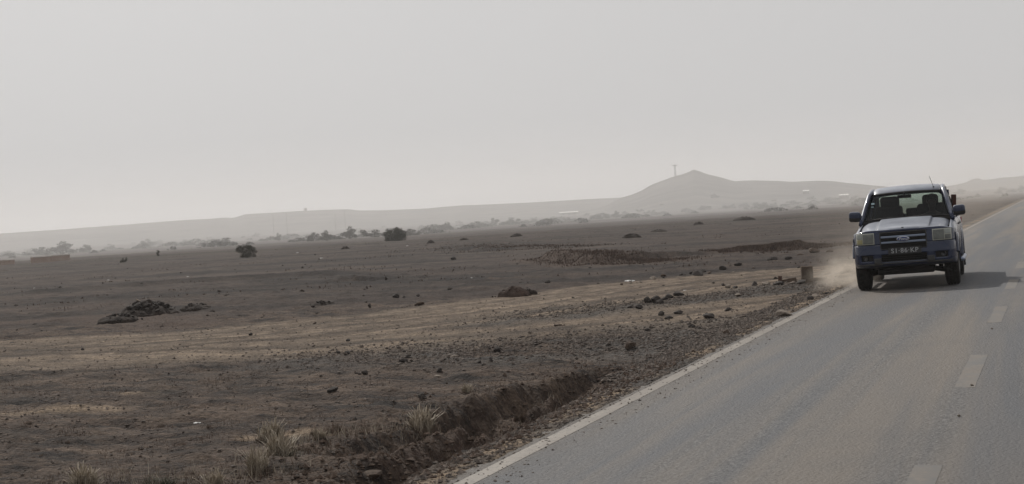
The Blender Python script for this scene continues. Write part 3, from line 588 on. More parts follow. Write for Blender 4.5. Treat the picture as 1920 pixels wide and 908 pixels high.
for nm_, g_, sd_ in (('verge_scrub', GU_B, 21), ('bank_scrub', GU_C, 22), ('upper_bank_scrub', GU_A, 23)):
    def f_v(r, N, g_=g_):
        A = np.array(g_); n = 60; k0 = r.randint(0, len(A)-1, n); t = r.rand(n); cx = A[k0, 0]+(A[k0+1, 0]-A[k0, 0])*t - .25 - .7*r.rand(n); cy = A[k0, 1]+(A[k0+1, 1]-A[k0, 1])*t + .3*r.randn(n)
        k = r.randint(0, n, N); x = cx[k]+r.randn(N)*.14; y = cy[k]+r.randn(N)*.16; m_ = x < RX0-.55; return x[m_], y[m_]
    mass(nm_, f_v, 380, sd_, .02, .09, .004, M_SCRUB)
for nm_, cs_, sd_ in (('straw_litter', [(520, 840), (500, 862), (560, 830), (600, 826), (470, 880), (640, 812), (155, 900), (400, 900), (330, 890), (260, 900)], 31), ('bank_straw', [(800, 778), (850, 772), (890, 764), (760, 790), (720, 800), (930, 756), (1060, 726)], 32)):
    def f_l(r, N, cs_=cs_):
        A = np.array([G(*p) for p in cs_]); k = r.randint(0, len(A), N); x = A[k, 0]+r.randn(N)*.17; y = A[k, 1]+r.randn(N)*.26; m_ = x < RX0-.5; return x[m_], y[m_]
    mass(nm_, f_l, 520, sd_, .03, .13, .0035, M_STRAW); mass(nm_.replace('straw', 'scrub'), f_l, 420, sd_+5, .02, .09, .004, M_SCRUB)
def f_band(r, N):
    n = 300; a = np.radians(r.uniform(-19, 19, n))+VA; q = 235+150*r.rand(n)**.8; cx, cy = q*np.sin(a), q*np.cos(a); w = .5+2.2*r.rand(n)
    k = r.randint(0, n, N); x = cx[k]+r.randn(N)*w[k]; y = cy[k]+r.randn(N)*1.0; m_ = x < RX0-4; return x[m_], y[m_]
def far_scrub():
    r = np.random.RandomState(8); n = 170; a = np.radians(r.uniform(-19, 19, n))+VA; q = 225+190*r.rand(n)**.7; w = .6+2.4*r.rand(n)**2; h = (.25+.30*w)*(.5+.6*r.rand(n))
    N = 24000; k = r.choice(n, N, p=w/w.sum()); u, v = r.randn(N)*.45, r.randn(N)*.4; x = q[k]*np.sin(a[k]) + u*w[k]; y = q[k]*np.cos(a[k]) + v*w[k]
    m_ = x < RX0-4; x, y, u, v, k = x[m_], y[m_], u[m_], v[m_], k[m_]; N = len(x)
    z = hgt(x, y) + h[k]*np.clip(1-u*u-v*v, .05, 1)*r.rand(N)**.6; P = np.stack([x, y, z], 1)
    d = r.randn(N, 3); d /= np.linalg.norm(d, axis=1)[:, None]; e_ = np.cross(d, r.randn(N, 3)); e_ /= np.linalg.norm(e_, axis=1)[:, None]; s_ = .13*(.5+r.rand(N))[:, None]
    V = np.stack([P-d*s_, P+e_*s_, P+d*s_, P-e_*s_], 1).reshape(-1, 3)
    setp(link('far_scrub', mesh_np('far_scrub', V, np.arange(N*4).reshape(-1, 4), False), M_LEAF), kind='stuff')
far_scrub()
def f_weed(r, N):
    n = 260; a = np.radians(r.uniform(-18, 4, n))+VA; q = 9.5+14*r.rand(n); cx, cy = q*np.sin(a), q*np.cos(a)
    k = r.randint(0, n, N); x = cx[k]+r.randn(N)*.10; y = cy[k]+r.randn(N)*.10; m_ = x < RX0-.7; return x[m_], y[m_]
mass('foreground_stubble', f_weed, 9000, 5, .01, .05, .004, M_SCRUB)

# ------------------------------------------------------------------ general shape helpers
def box_bm(bm, c, s, rot=None, bev=0):
    g = bmesh.ops.create_cube(bm, size=1)['verts']
    for v in g: v.co = Vector((v.co.x*s[0], v.co.y*s[1], v.co.z*s[2]))
    if rot is not None: bmesh.ops.rotate(bm, verts=g, cent=(0, 0, 0), matrix=Euler(rot).to_matrix())
    if bev:
        ed = list({e for v in g for e in v.link_edges}); r = bmesh.ops.bevel(bm, geom=ed, offset=bev, segments=3, profile=.5, affect='EDGES'); g = list(set(r['verts']) | {v for v in g if v.is_valid})
    bmesh.ops.translate(bm, verts=g, vec=c); return g
def boxo(name, c, s, m, parent=None, rot=None, bev=0):
    bm = bmesh.new(); box_bm(bm, (0, 0, 0), s, None, bev); return link(name, bm_mesh(bm, name, False), m, parent, c, rot)
def tube(name, pts, r, m, parent=None, r1=None, seg=10):
    bm = bmesh.new(); limb_bm(bm, pts, r, r1 if r1 is not None else r, seg); return link(name, bm_mesh(bm, name, True), m, parent)
def lathe(bm, prof, n=32, axis='x', c=(0, 0, 0)):
    rings = []
    for (t, rr) in prof:
        ring = []
        for k in range(n):
            a = 2*math.pi*k/n; p = (t, rr*math.cos(a), rr*math.sin(a)) if axis == 'x' else (rr*math.cos(a), t, rr*math.sin(a)) if axis == 'y' else (rr*math.cos(a), rr*math.sin(a), t)
            ring.append(bm.verts.new((p[0]+c[0], p[1]+c[1], p[2]+c[2])))
        rings.append(ring)
    for A, B_ in zip(rings[:-1], rings[1:]):
        for k in range(n): bm.faces.new((A[k], A[(k+1) % n], B_[(k+1) % n], B_[k]))
    bm.faces.new(rings[0]); bm.faces.new(rings[-1][::-1])
    return rings
def bake(o):
    dg = bpy.context.evaluated_depsgraph_get(); me = bpy.data.meshes.new_from_object(o.evaluated_get(dg)); o.modifiers.clear(); old = o.data; o.data = me; return o
def text_me(s, size, ext, name, extra=None):
    cu = bpy.data.curves.new(name, 'FONT'); cu.body = s; cu.size = size; cu.extrude = ext; cu.align_x = 'CENTER'; cu.align_y = 'CENTER'
    if extra:
        for k, v in extra.items(): setattr(cu, k, v)
    o = bpy.data.objects.new(name, cu); COL.objects.link(o); dg = bpy.context.evaluated_depsgraph_get()
    me = bpy.data.meshes.new_from_object(o.evaluated_get(dg)); bpy.data.objects.remove(o); me.name = name; return me

# ------------------------------------------------------------------ built things on the plain
M_CONC = noisy('brown_weathered_concrete', (.060, .044, .034), (.135, .100, .075), 6, .95, .8, .02, coord='obj')
M_BRICK = noisy('dusty_red_block', (.075, .042, .032), (.12, .075, .058), 9, .95, .5, .01, coord='obj')
def chipped(name, px, py, w, h, depth, m, label, cat, seed, rz=0, tilt=0, sink=.0):
    x, y = G(px, py); D_ = math.hypot(x, y); W_ = w/F*D_; Hh = h/F*D_; bm = bmesh.new(); r = random.Random(seed)
    bmesh.ops.create_cube(bm, size=1); bmesh.ops.subdivide_edges(bm, edges=bm.edges[:], cuts=5, use_grid_fill=True)
    for v in bm.verts:
        n = vn(np.array([v.co.x*4+seed]), np.array([v.co.z*4+v.co.y*3]), seed)[0]-.5
        cr = sum(abs(c) > .45 for c in v.co)
        v.co *= 1 - (.05*r.random() if cr >= 2 else 0)
        if v.co.z > .3: v.co.z -= .10*max(0, vn(np.array([v.co.x*3.3]), np.array([v.co.y*3+seed]), seed+3)[0]-.35)
        v.co.x += n*.07; v.co.y += n*.07
        v.co = Vector((v.co.x*W_, v.co.y*depth, (v.co.z+.5)*Hh))
    o = link(name, bm_mesh(bm, name), m, None, (x, y, hz(x, y)-.02-sink), (0, tilt, rz)); return setp(o, label, cat)
chipped('concrete_marker', 1514, 528, 21, 34, .16, M_CONC, 'upright weathered brown concrete marker block standing beside the track, left of the truck', 'concrete block', 1, .25)
chipped('fallen_slab', 1535, 523, 27, 8, .18, M_CONC, 'low broken slab lying just right of the upright concrete marker', 'slab', 2, -.1, -.05)
chipped('fallen_slab', 1481, 526, 26, 9, .18, M_CONC, 'fallen weathered block lying between the brick stub and the concrete marker', 'slab', 3, .1, -.12)
chipped('brick_stub', 1463, 526, 7, 14, .07, M_BRICK, 'thin reddish upright brick stub left of the fallen block', 'brick', 4, .1)
# low block walls at the far left
M_WALLP = noisy('pinkish_block_wall', (.30, .22, .18), (.42, .33, .28), .9, .9, 0); M_WALLW = noisy('limewash', (.45, .40, .36), (.60, .55, .5), 1, .9, 0)
def lowwall(p0, p1, h, label):
    a = Vector((*G(*p0), 0)); b = Vector((*G(*p1), 0)); d = b-a; D_ = a.length; Hh = h/F*D_; e = empty('low_wall', (a.x, a.y, hz(a.x, a.y)), math.atan2(d.y, d.x))
    n = max(2, int(d.length/2.4)); w = d.length/n
    for k in range(n):
        boxo('wall_panel', ((k+.5)*w, 0, Hh*.47-.05), (w-.12, .22, Hh*.94+.1), M_WALLP, e); boxo('coping', ((k+.5)*w, 0, Hh*(.95 + .06*(k % 2))), (w-.02, .3, Hh*.14), M_WALLW, e)
        boxo('pier', (k*w, 0, Hh*.5-.03), (.30, .30, Hh*1.02), M_WALLP, e)
    setp(e, label, 'wall')
lowwall((62, 494), (131, 489), 11, 'longer pinkish low block wall with white coping on the far left of the plain')
lowwall((-30, 501), (26, 496), 9, 'shorter pinkish low wall cut by the left picture edge')
# sheds on the slopes
M_ROOFW = mat('white_sheet_roof', (.80, .78, .74), .5); M_SHED = noisy('grey_shed_wall', (.2, .18, .16), (.3, .27, .24), 2, .9, 0)
def shed(px, py, wpx, hpx, dist, label, top, depth=4):
    x, y, z = AT(px, py, dist); zz = max(top(x, y), hz(x, y)); w = wpx/F*dist; e = empty('shed', (x, y, zz-.3), -math.atan2(x, y)); e['category'] = 'building'; e['label'] = label
    hh = max(min(z-zz, 1.6), .7)
    boxo('wall', (0, 0, hh/2), (w*.96, depth, hh), M_SHED, e); rf = boxo('roof', (0, -.2, hh+.25), (w, depth+1.2, .12), M_ROOFW, e, (math.radians(4), 0, 0))
    for k in range(3): boxo('window', ((k-1)*w*.28, -depth/2-.02, hh*.55), (w*.08, .06, hh*.3), M_ROCKD, e)
    return e
shed(1066, 391, 36, 3, 880, 'long low shed with bright white roof on the slope left of the cone hill', ridge_top)
shed(1582, 365, 18, 3, 640, 'small shed with white roof below the hill shoulder, left of the truck', hill_top)
shed(1511, 357, 12, 2, 700, 'tiny pale-roofed shed high below the hill shoulder', hill_top)
x, y, z = AT(573, 394, 1248); e = empty('ridge_hut', (x, y, ridge_top(x, y)-.5), 0); boxo('wall', (0, 0, 1.0), (1.6, 1.6, 2.4), M_SHED, e); boxo('roof', (0, 0, 2.3), (2.1, 2.1, .25), M_SHED, e)
setp(e, 'tiny hut silhouette on the crest of the left ridge', 'hut')
# mast
M_STEEL = mat('grey_steel', (.16, .16, .165), .5, .6)
x, y, z = AT(1266.5, 331, 898); zb = z-.6; Hm = 24.5/F*898; e = empty('telecom_mast', (x, y, zb), 0)
for sx in (-1, 1):
    for sy in (-1, 1): tube('leg', [(sx*.34, sy*.34, -.6), (sx*.22, sy*.22, Hm*.9)], .085, M_STEEL, e, .07, 6)
bm = bmesh.new()
for k in range(9):
    z0, z1 = Hm*.9*k/9, Hm*.9*(k+1)/9; w0 = .34-.12*k/9
    for sx, sy, tx, ty in ((-1, -1, 1, -1), (1, -1, 1, 1), (1, 1, -1, 1), (-1, 1, -1, -1)):
        limb_bm(bm, [(sx*w0, sy*w0, z0), (tx*w0, ty*w0, z1)], .04, .04, 5); limb_bm(bm, [(sx*w0, sy*w0, z1), (tx*w0, ty*w0, z1)], .04, .04, 5)
link('bracing', bm_mesh(bm, 'bracing'), M_STEEL, e)
bm = bmesh.new(); lathe(bm, [(0, .5), (.12, 1.5), (.5, 1.5), (.5, .4)], 14, 'z', (0, 0, Hm*.88)); link('platform', bm_mesh(bm, 'platform'), M_STEEL, e)
tube('aerial', [(0, 0, Hm*.92), (0, 0, Hm*1.06)], .12, M_STEEL, e, .06, 6)
setp(e, 'tall mast with a wide head standing on the shoulder of the cone hill', 'mast')
for k, (px, pb, pt, lb) in enumerate([(513, 424, 403, 'leftmost faint utility pole below the left ridge'), (538, 424, 400, 'tallest utility pole below the left ridge'), (629, 417, 402, 'faint utility pole left of the pair right of the hut'), (647, 415, 397, 'rightmost utility pole below the left ridge')]):
    dist = 820; x, y, z = AT(px, pb, dist); z0 = ridge_top(x, y); Hp = (pb-pt)/F*dist + max(0, z-z0); e = empty('utility_pole', (x, y, z0-.4), 0)
    tube('pole', [(0, 0, 0), (0, 0, Hp+.4)], .13, M_BARK, e, .09, 7); boxo('crossarm', (0, 0, Hp+.1), (1.3, .12, .12), M_BARK, e); setp(e, lb, 'utility pole', 'utility poles below the ridge')
# litter
M_LIT = mat('white_plastic', (.62, .62, .60), .5)
bm = bmesh.new(); bmesh.ops.create_grid(bm, x_segments=6, y_segments=6, size=.5); r = random.Random(3)
for v in bm.verts: v.co.z = r.uniform(0, .35); v.co.x += r.uniform(-.08, .08); v.co.y += r.uniform(-.08, .08)
LIT = bm_mesh(bm, 'litter')
for px, py, w, lb in [(64, 536, 5, 'white scrap on the dark plain at far left'), (22, 585, 9, 'white flat scrap near the left picture edge below the banks'), (352, 515, 4, 'bright white scrap between the walls and the lone shrub'), (603, 487, 6, 'white scrap below the small pointed mound'), (764, 464, 4, 'white scrap under the dense rounded bush'), (558, 477, 4, 'white scrap right of the lone leafy shrub'), (370, 794, 12, 'crumpled white bag on the foreground soil at left'), (236, 754, 5, 'small white scrap on foreground soil near the pale dust patch'), (256, 753, 4, 'second small white scrap beside the pale dust patch'), (1181, 525, 18, 'long white scrap along the upper edge of the track'), (1284, 541, 6, 'white scrap on top of the stone row'), (1622, 512, 6, 'white scrap in the dust beside the truck'), (828, 525, 5, 'white scrap on the plain left of the stone heap'), (1618, 432, 0, ''), (1298, 473, 4, 'white scrap on the brown bank right of centre'), (1556, 512, 6, 'white scrap right of the fallen slab'), (884, 520, 4, 'tiny white scrap on the plain near the stone heap'), (203, 522, 4, 'white scrap on the plain right of the far walls')]:
    if not w: continue
    x, y = G(px, py); D_ = math.hypot(x, y); s = w/F*D_; o = link('litter', LIT, M_LIT, None, (x, y, hz(x, y)+.005), (0, 0, RND.uniform(0, 6)), (s, s*.7, s*.5)); setp(o, lb, 'litter')
# loose stones lying on the asphalt
for px, py in [(1860, 624), (1823, 733), (1799, 792)]:
    x, y = G(px, py, -.02); o = link('road_pebble', ROCKS[2][1], M_ROCKL, None, (x, y, road_z(x)+.008), (0, 0, px), (.035, .03, .03)); setp(o, 'small pale pebble lying on the asphalt near the centre line', 'pebble', 'pebbles on the road')
# ------------------------------------------------------------------ pickup truck (front is local -Y, towards the camera)
def paint_mat():
    m = mat('navy_paint', (.012, .022, .060), .33, .15, Coat_Weight=.45, Coat_Roughness=.10, Specular_IOR_Level=.3); b = NB(m); P = b.obj()
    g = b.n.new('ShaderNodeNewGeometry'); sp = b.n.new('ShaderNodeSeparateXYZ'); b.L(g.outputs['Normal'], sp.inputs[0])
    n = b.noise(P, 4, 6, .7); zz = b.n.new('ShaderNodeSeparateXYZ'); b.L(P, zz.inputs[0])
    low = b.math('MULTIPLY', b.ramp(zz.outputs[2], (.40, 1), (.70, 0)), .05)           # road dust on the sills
    top = b.math('MULTIPLY', b.ramp(sp.outputs[2], (.70, 0), (.96, 1)), .78)           # sky sheen painted onto level panels, with settled dust
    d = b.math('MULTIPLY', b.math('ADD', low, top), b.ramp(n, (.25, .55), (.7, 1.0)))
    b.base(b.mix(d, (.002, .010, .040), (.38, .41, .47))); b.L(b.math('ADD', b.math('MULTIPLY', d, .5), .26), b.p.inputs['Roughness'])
    return m
M_PAINT = paint_mat(); M_BLACK = noisy('black_plastic', (.010, .010, .011), (.030, .028, .027), 5, .55, .2, .003, coord='obj')
M_UNDER = noisy('grimy_underbody', (.006, .006, .006), (.018, .016, .015), 6, .9, .5, .01, coord='obj')
M_RUB = noisy('dusty_tyre_rubber', (.008, .008, .008), (.030, .027, .024), 9, .85, .4, .004, coord='obj')
M_CHR = mat('satin_silver_bar', (.22, .26, .34), .34, .7); M_TRIM_GLINT = mat('window_trim_and_glint', (.42, .43, .45), .38, .6)
M_RIM = mat('alloy_rim', (.35, .35, .35), .4, .8); M_PLATE = mat('black_plate', (.008, .008, .010), .45); M_WH = mat('plate_lettering', (.30, .31, .32), .5)
M_BLUE = mat('badge_blue', (.010, .025, .11), .25); M_SILV = mat('badge_silver', (.55, .57, .62), .25, .7)
M_INT = noisy('dark_cabin_trim', (.004, .005, .007), (.010, .011, .014), 6, .8, 0, coord='obj'); M_SEAT = noisy('dark_seat_cloth', (.004, .005, .008), (.010, .012, .016), 20, .95, .3, .003, coord='obj')
M_LENS = noisy('clouded_lens', (.085, .092, .086), (.17, .178, .165), 7, .09, 0, coord='obj'); M_LTRIM = mat('yellowed_lens_rim', (.33, .335, .29), .25)
M_IND = mat('indicator_lens', (.25, .27, .25), .12); M_AMB = mat('amber_lens', (.24, .22, .10), .25); M_GREYP = noisy('scuffed_grey_plastic', (.035, .037, .042), (.075, .072, .068), 8, .6, .2, .003, coord='obj')
def glass(name, tint, dust, dcol=(.20, .25, .28)):
    m = bpy.data.materials.new(name); m.use_nodes = True; b = NB(m); t = b.t; n = t.nodes; n.clear()
    tr = n.new('ShaderNodeBsdfTransparent'); tr.inputs[0].default_value = (*tint, 1); gl = n.new('ShaderNodeBsdfGlossy'); gl.inputs['Roughness'].default_value = .05
    df = n.new('ShaderNodeBsdfDiffuse'); df.inputs[0].default_value = (*dcol, 1)
    fr = n.new('ShaderNodeFresnel'); fr.inputs['IOR'].default_value = 1.2; m1 = n.new('ShaderNodeMixShader'); m2 = n.new('ShaderNodeMixShader'); o = n.new('ShaderNodeOutputMaterial')
    t.links.new(fr.outputs[0], m1.inputs[0]); t.links.new(tr.outputs[0], m1.inputs[1]); t.links.new(gl.outputs[0], m1.inputs[2])
    b.L(b.math('MULTIPLY', b.ramp(b.noise(b.obj(), 3, 5, .7), (.3, .4), (.7, 1)), dust), m2.inputs[0]); t.links.new(m1.outputs[0], m2.inputs[1]); t.links.new(df.outputs[0], m2.inputs[2]); t.links.new(m2.outputs[0], o.inputs[0])
    return m
M_WS = glass('windscreen_glass', (.62, .74, .72), .014); M_SG = glass('side_glass', (.10, .11, .12), .06)
T = empty('pickup_truck', (-2.462, 28.6, -.008)); T.rotation_euler = (0, math.radians(-1.03), math.radians(1.8))
setp(T, 'dusty navy blue double cab pickup truck driving towards the viewer on the road', 'pickup truck')
PLX = [0, .2, .4, .55, .66, .745, .80, .828, .836]; PLY = [-.02, -.015, 0, .02, .058, .115, .21, .33, .42]
def plan(u):                                           # u: 0..1 half-way round the nose
    L_ = np.concatenate([[0], np.cumsum(np.hypot(np.diff(PLX), np.diff(PLY)))]); s = abs(u)*L_[-1]
    return math.copysign(np.interp(s, L_, PLX), u), float(np.interp(s, L_, PLY))
def bowy(x): return float(np.interp(abs(x), PLX, PLY))
OYZ = [(.38, .16), (.40, .08), (.42, .03), (.46, .005), (.50, 0), (.62, 0), (.70, .015), (.76, .035), (.77, .045), (.90, .065), (.97, .085), (1.0, .10), (1.02, .13)]
def oy(z): return float(np.interp(z, [a for a, _ in OYZ], [b for _, b in OYZ]))
def nose_skin(name, zs, holes, m, parent, proud=0, ulist=None, thick=.02):
    us = ulist or sorted({-v for v in NU} | set(NU)); V = []; Fc = []
    for z in zs:
        for x, y in us: V.append((x*(1-.25*max(0, .46-z)), y+oy(z)-proud, z - .055*max(0, (z-.90)/.11)*max(0, (abs(x)-.58)/.25)**1.4))
    nc = len(us)
    for i in range(len(zs)-1):
        for j in range(nc-1):
            cx_, cz = (us[j][0]+us[j+1][0])/2, (zs[i]+zs[i+1])/2
            if any(a < cx_ < b and c < cz < d for a, b, c, d in holes): continue
            Fc.append((i*nc+j, i*nc+j+1, (i+1)*nc+j+1, (i+1)*nc+j))
    me = mesh_np(name, V, Fc); o = link(name, me, m, parent); md = o.modifiers.new('s', 'SOLIDIFY'); md.thickness = thick; md.offset = -1; bake(o); return o
xs_ = [0, .06, .12, .18, .24, .30, .365, .38, .42, .46, .47, .50, .54, .60, .66, .70, .725, .755, .78, .795, .806, .855, .862, .866]
NU = [(x, bowy(x)) for x in xs_[:21]] + [(.822, .30), (.830, .36), (.836, .42)]
NU = [(-x, y) for x, y in NU[:0:-1]] + NU
HGR = (-.365, .365, .69, .965)
bum = nose_skin('bumper', [.38, .40, .42, .445, .47, .50, .52, .56, .60, .615, .65, .69, .72, .745, .762], [HGR, (-.365, .365, .47, .60), (-.70, -.50, .50, .60), (.50, .70, .50, .60)], M_PAINT, T, 0, NU)
fas = nose_skin('front_fascia', [.768, .785, .80, .84, .88, .92, .965, .985, 1.0, 1.012], [HGR, (-.725, -.50, .80, .92), (.50, .725, .80, .92)], M_PAINT, T, 0, NU)
def patch(name, x0, x1, z0, z1, proud, m, parent, thick=.01, n=8, skew=0):
    V = []; Fc = []; x0, x1 = sorted((x0, x1))
    for i in range(5):
        for j in range(n):
            x = x0+(x1-x0)*j/(n-1); z = z0+(z1-z0)*i/4 + skew*(abs(x)-.6); V.append((x, bowy(x)+oy(z)-proud, z))
    o = link(name, mesh_np(name, V, grid_faces(5, n)), m, parent); md = o.modifiers.new('s', 'SOLIDIFY'); md.thickness = thick; md.offset = -1
    md = o.modifiers.new('b', 'BEVEL'); md.width = .003; md.segments = 2; bake(o); return o
# bumper dress: skirt corners, lower mouth, slats, fog lamps
boxo('intake_backing', (0, .15, .70), (.80, .02, .50), M_UNDER, T)
for k in range(4): boxo('intake_slat', (0, .045, .487+.031*k), (.73, .03, .007), M_BLACK, bum)
for s in (-1, 1):
    patch('bumper_guard', s*.37, s*.485, .435, .545, .028, M_GREYP, bum, .03)
    patch('lower_trim', s*.36, s*.77, .425, .448, .020, M_GREYP, bum, .02)
    patch('fog_recess', s*.495, s*.705, .495, .605, -.05, M_BLACK, bum)
    bm = bmesh.new(); lathe(bm, [(-.03, .036), (-.012, .040), (.01, .042), (.03, .03)], 20, 'y', (s*.625, bowy(.625)+.035, .552)); fl = link('fog_lamp', bm_mesh(bm, 'fog_lamp', True), M_GREYP, bum)
boxo('lip_trim', (0, -.005, .455), (.72, .03, .014), M_GREYP, bum)
# grille
gr = boxo('grille', (0, .085, .828), (.735, .03, .28), M_BLACK, T)
for k in range(9): boxo('grille_mesh_bar', (0, -.032, -.12+.03*k), (.72, .012, .005), M_UNDER, gr)
for z in (.885, .795):
    b_ = boxo('grille_bar', (0, -.068+.0, z-.828), (.715, .03, .034), M_CHR, gr, None, .008)
for a in ((0, .962, .75, .014), (0, .686, .73, .010)): boxo('grille_surround', (a[0], .030 if a[1] > .9 else .005, a[1]), (a[2], .02, a[3]), M_GREYP, T)
for s in (-1, 1): boxo('grille_surround', (s*.37, .022, .826), (.014, .02, .27), M_GREYP, T)
def oval(name, rx, rz, c, m, parent, t):
    bm = bmesh.new(); rings = []
    for (dy, k) in ((t/2, 1), (-t/2, 1), (-t*.8, .93), (-t, .8)):
        rings.append([bm.verts.new((c[0]+rx*k*math.cos(a), c[1]+dy, c[2]+rz*k*math.sin(a))) for a in [i*2*math.pi/32 for i in range(32)]])
    for A_, B_ in zip(rings[:-1], rings[1:]):
        for i in range(32): bm.faces.new((A_[i], A_[(i+1) % 32], B_[(i+1) % 32], B_[i]))
    bm.faces.new(rings[-1]); return link(name, bm_mesh(bm, name, True), m, parent)
bd = oval('badge', .103, .045, (0, -.012, .842), M_SILV, T, .014); bf = oval('badge_face', .092, .037, (0, -.022, .842), M_BLUE, bd, .006)
tm = text_me('Ford', .068, .0015, 'badge_script', {'shear': .35, 'offset': .0008}); link('badge_script', tm, M_SILV, bd, (0, -.032, .842), (math.pi/2, 0, 0), (1.1, 1, 1))
# number plate
plt = boxo('number_plate', (.015, -.025, .650), (.53, .012, .112), M_PLATE, T, (math.radians(-3), 0, 0), .004)
tm = text_me('S1\u00b786\u00b7KP', .104, .001, 'plate_characters', {'offset': .0010, 'space_character': 1.12}); link('plate_characters', tm, M_WH, plt, (0, -.0085, 0), (math.pi/2, 0, 0), (1.04, 1, 1))
# headlights
for s in (-1, 1):
    h = patch('headlight', s*.468, s*.772, .778, .966, .012, M_LTRIM, T, .02, 10); 
    patch('lens', s*.482, s*.655, .793, .951, .020, M_LENS, h, .012, 8); patch('indicator', s*.668, s*.758, .878, .951, .020, M_IND, h, .012, 5); patch('side_lamp', s*.668, s*.758, .793, .864, .020, M_AMB if s < 0 else M_LENS, h, .012, 5)
# bonnet
def zc(y): return float(np.interp(y, [.02, .06, .10, .16, .4, .8, 1.2, 1.46], [.985, 1.018, 1.034, 1.048, 1.080, 1.122, 1.158, 1.176]))
def hdrop(x): x = abs(x); return .010*(x/.42)**2*(x < .42) + (x >= .42)*(.010+.030*float(sst(.415, .455, x))) + .040*max(0, (x-.46)/.28)**1.6 + .045*max(0, (x-.62)/.12)**1.5*(1-0)
ysH = [.02, .045, .07, .10, .14, .2, .3, .45, .6, .8, 1.0, 1.2, 1.35, 1.46]; xsH = [0, .1, .2, .3, .36, .40, .42, .435, .45, .47, .52, .58, .64, .69, .71, .728]
xsH = [-v for v in xsH[:0:-1]] + xsH; V = []
for y in ysH:
    f = 1 - float(sst(.1, 1.0, y))
    for x in xsH: V.append((x*(1-.02*f), y+bowy(x)*f+.055*f, zc(y)-hdrop(x)-.004*vn(np.array([x*3]), np.array([y*3]), 9)[0]))
hood = link('bonnet', mesh_np('bonnet', V, grid_faces(len(ysH), len(xsH))), M_PAINT, T); md = hood.modifiers.new('s', 'SOLIDIFY'); md.thickness = .02; md.offset = -1; bake(hood)
oval('bonnet_badge', .022, .008, (0, .075, 1.028), M_GREYP, hood, .01)
# flanks
def zsh(y): return float(np.interp(y, [.1, .4, .8, 1.2, 1.46, 1.6, 5], [.930, .968, 1.018, 1.058, 1.085, 1.11, 1.11]))
SP_Z = [.40, .44, .50, .60, .75, .88, 1.0]; SP_X = [.765, .79, .812, .826, .834, .832, .815]
WY = (.85, 3.87); WR = .375
def flank(name, y0, y1, s, parent, arch=True):
    ys = np.linspace(y0, y1, max(6, int((y1-y0)/.03))); V = []
    for y in ys:
        zb = .43
        if arch:
            for w in WY:
                d = .445**2-(y-w)**2
                if d > 0: zb = max(zb, WR+math.sqrt(d))
        top = zsh(y)
        for k in range(12):
            t = k/11; z = zb+(top-.0-zb)*t; x = float(np.interp(z, SP_Z, SP_X)); 
            q = max(0, (z-(top-.10))/.10); x = x - .085*q*q*(1 if y < 1.5 else .7)
            if y < .55: x -= .10*((.55-y)/.45)**2*.6
            V.append((s*x, y, z - .004*q))
    f = grid_faces(len(ys), 12); o = link(name, mesh_np(name, V, f if s > 0 else f[:, ::-1]), M_PAINT, parent); md = o.modifiers.new('s', 'SOLIDIFY'); md.thickness = .015; md.offset = -1; bake(o); return o
M_FL = M_PAINT
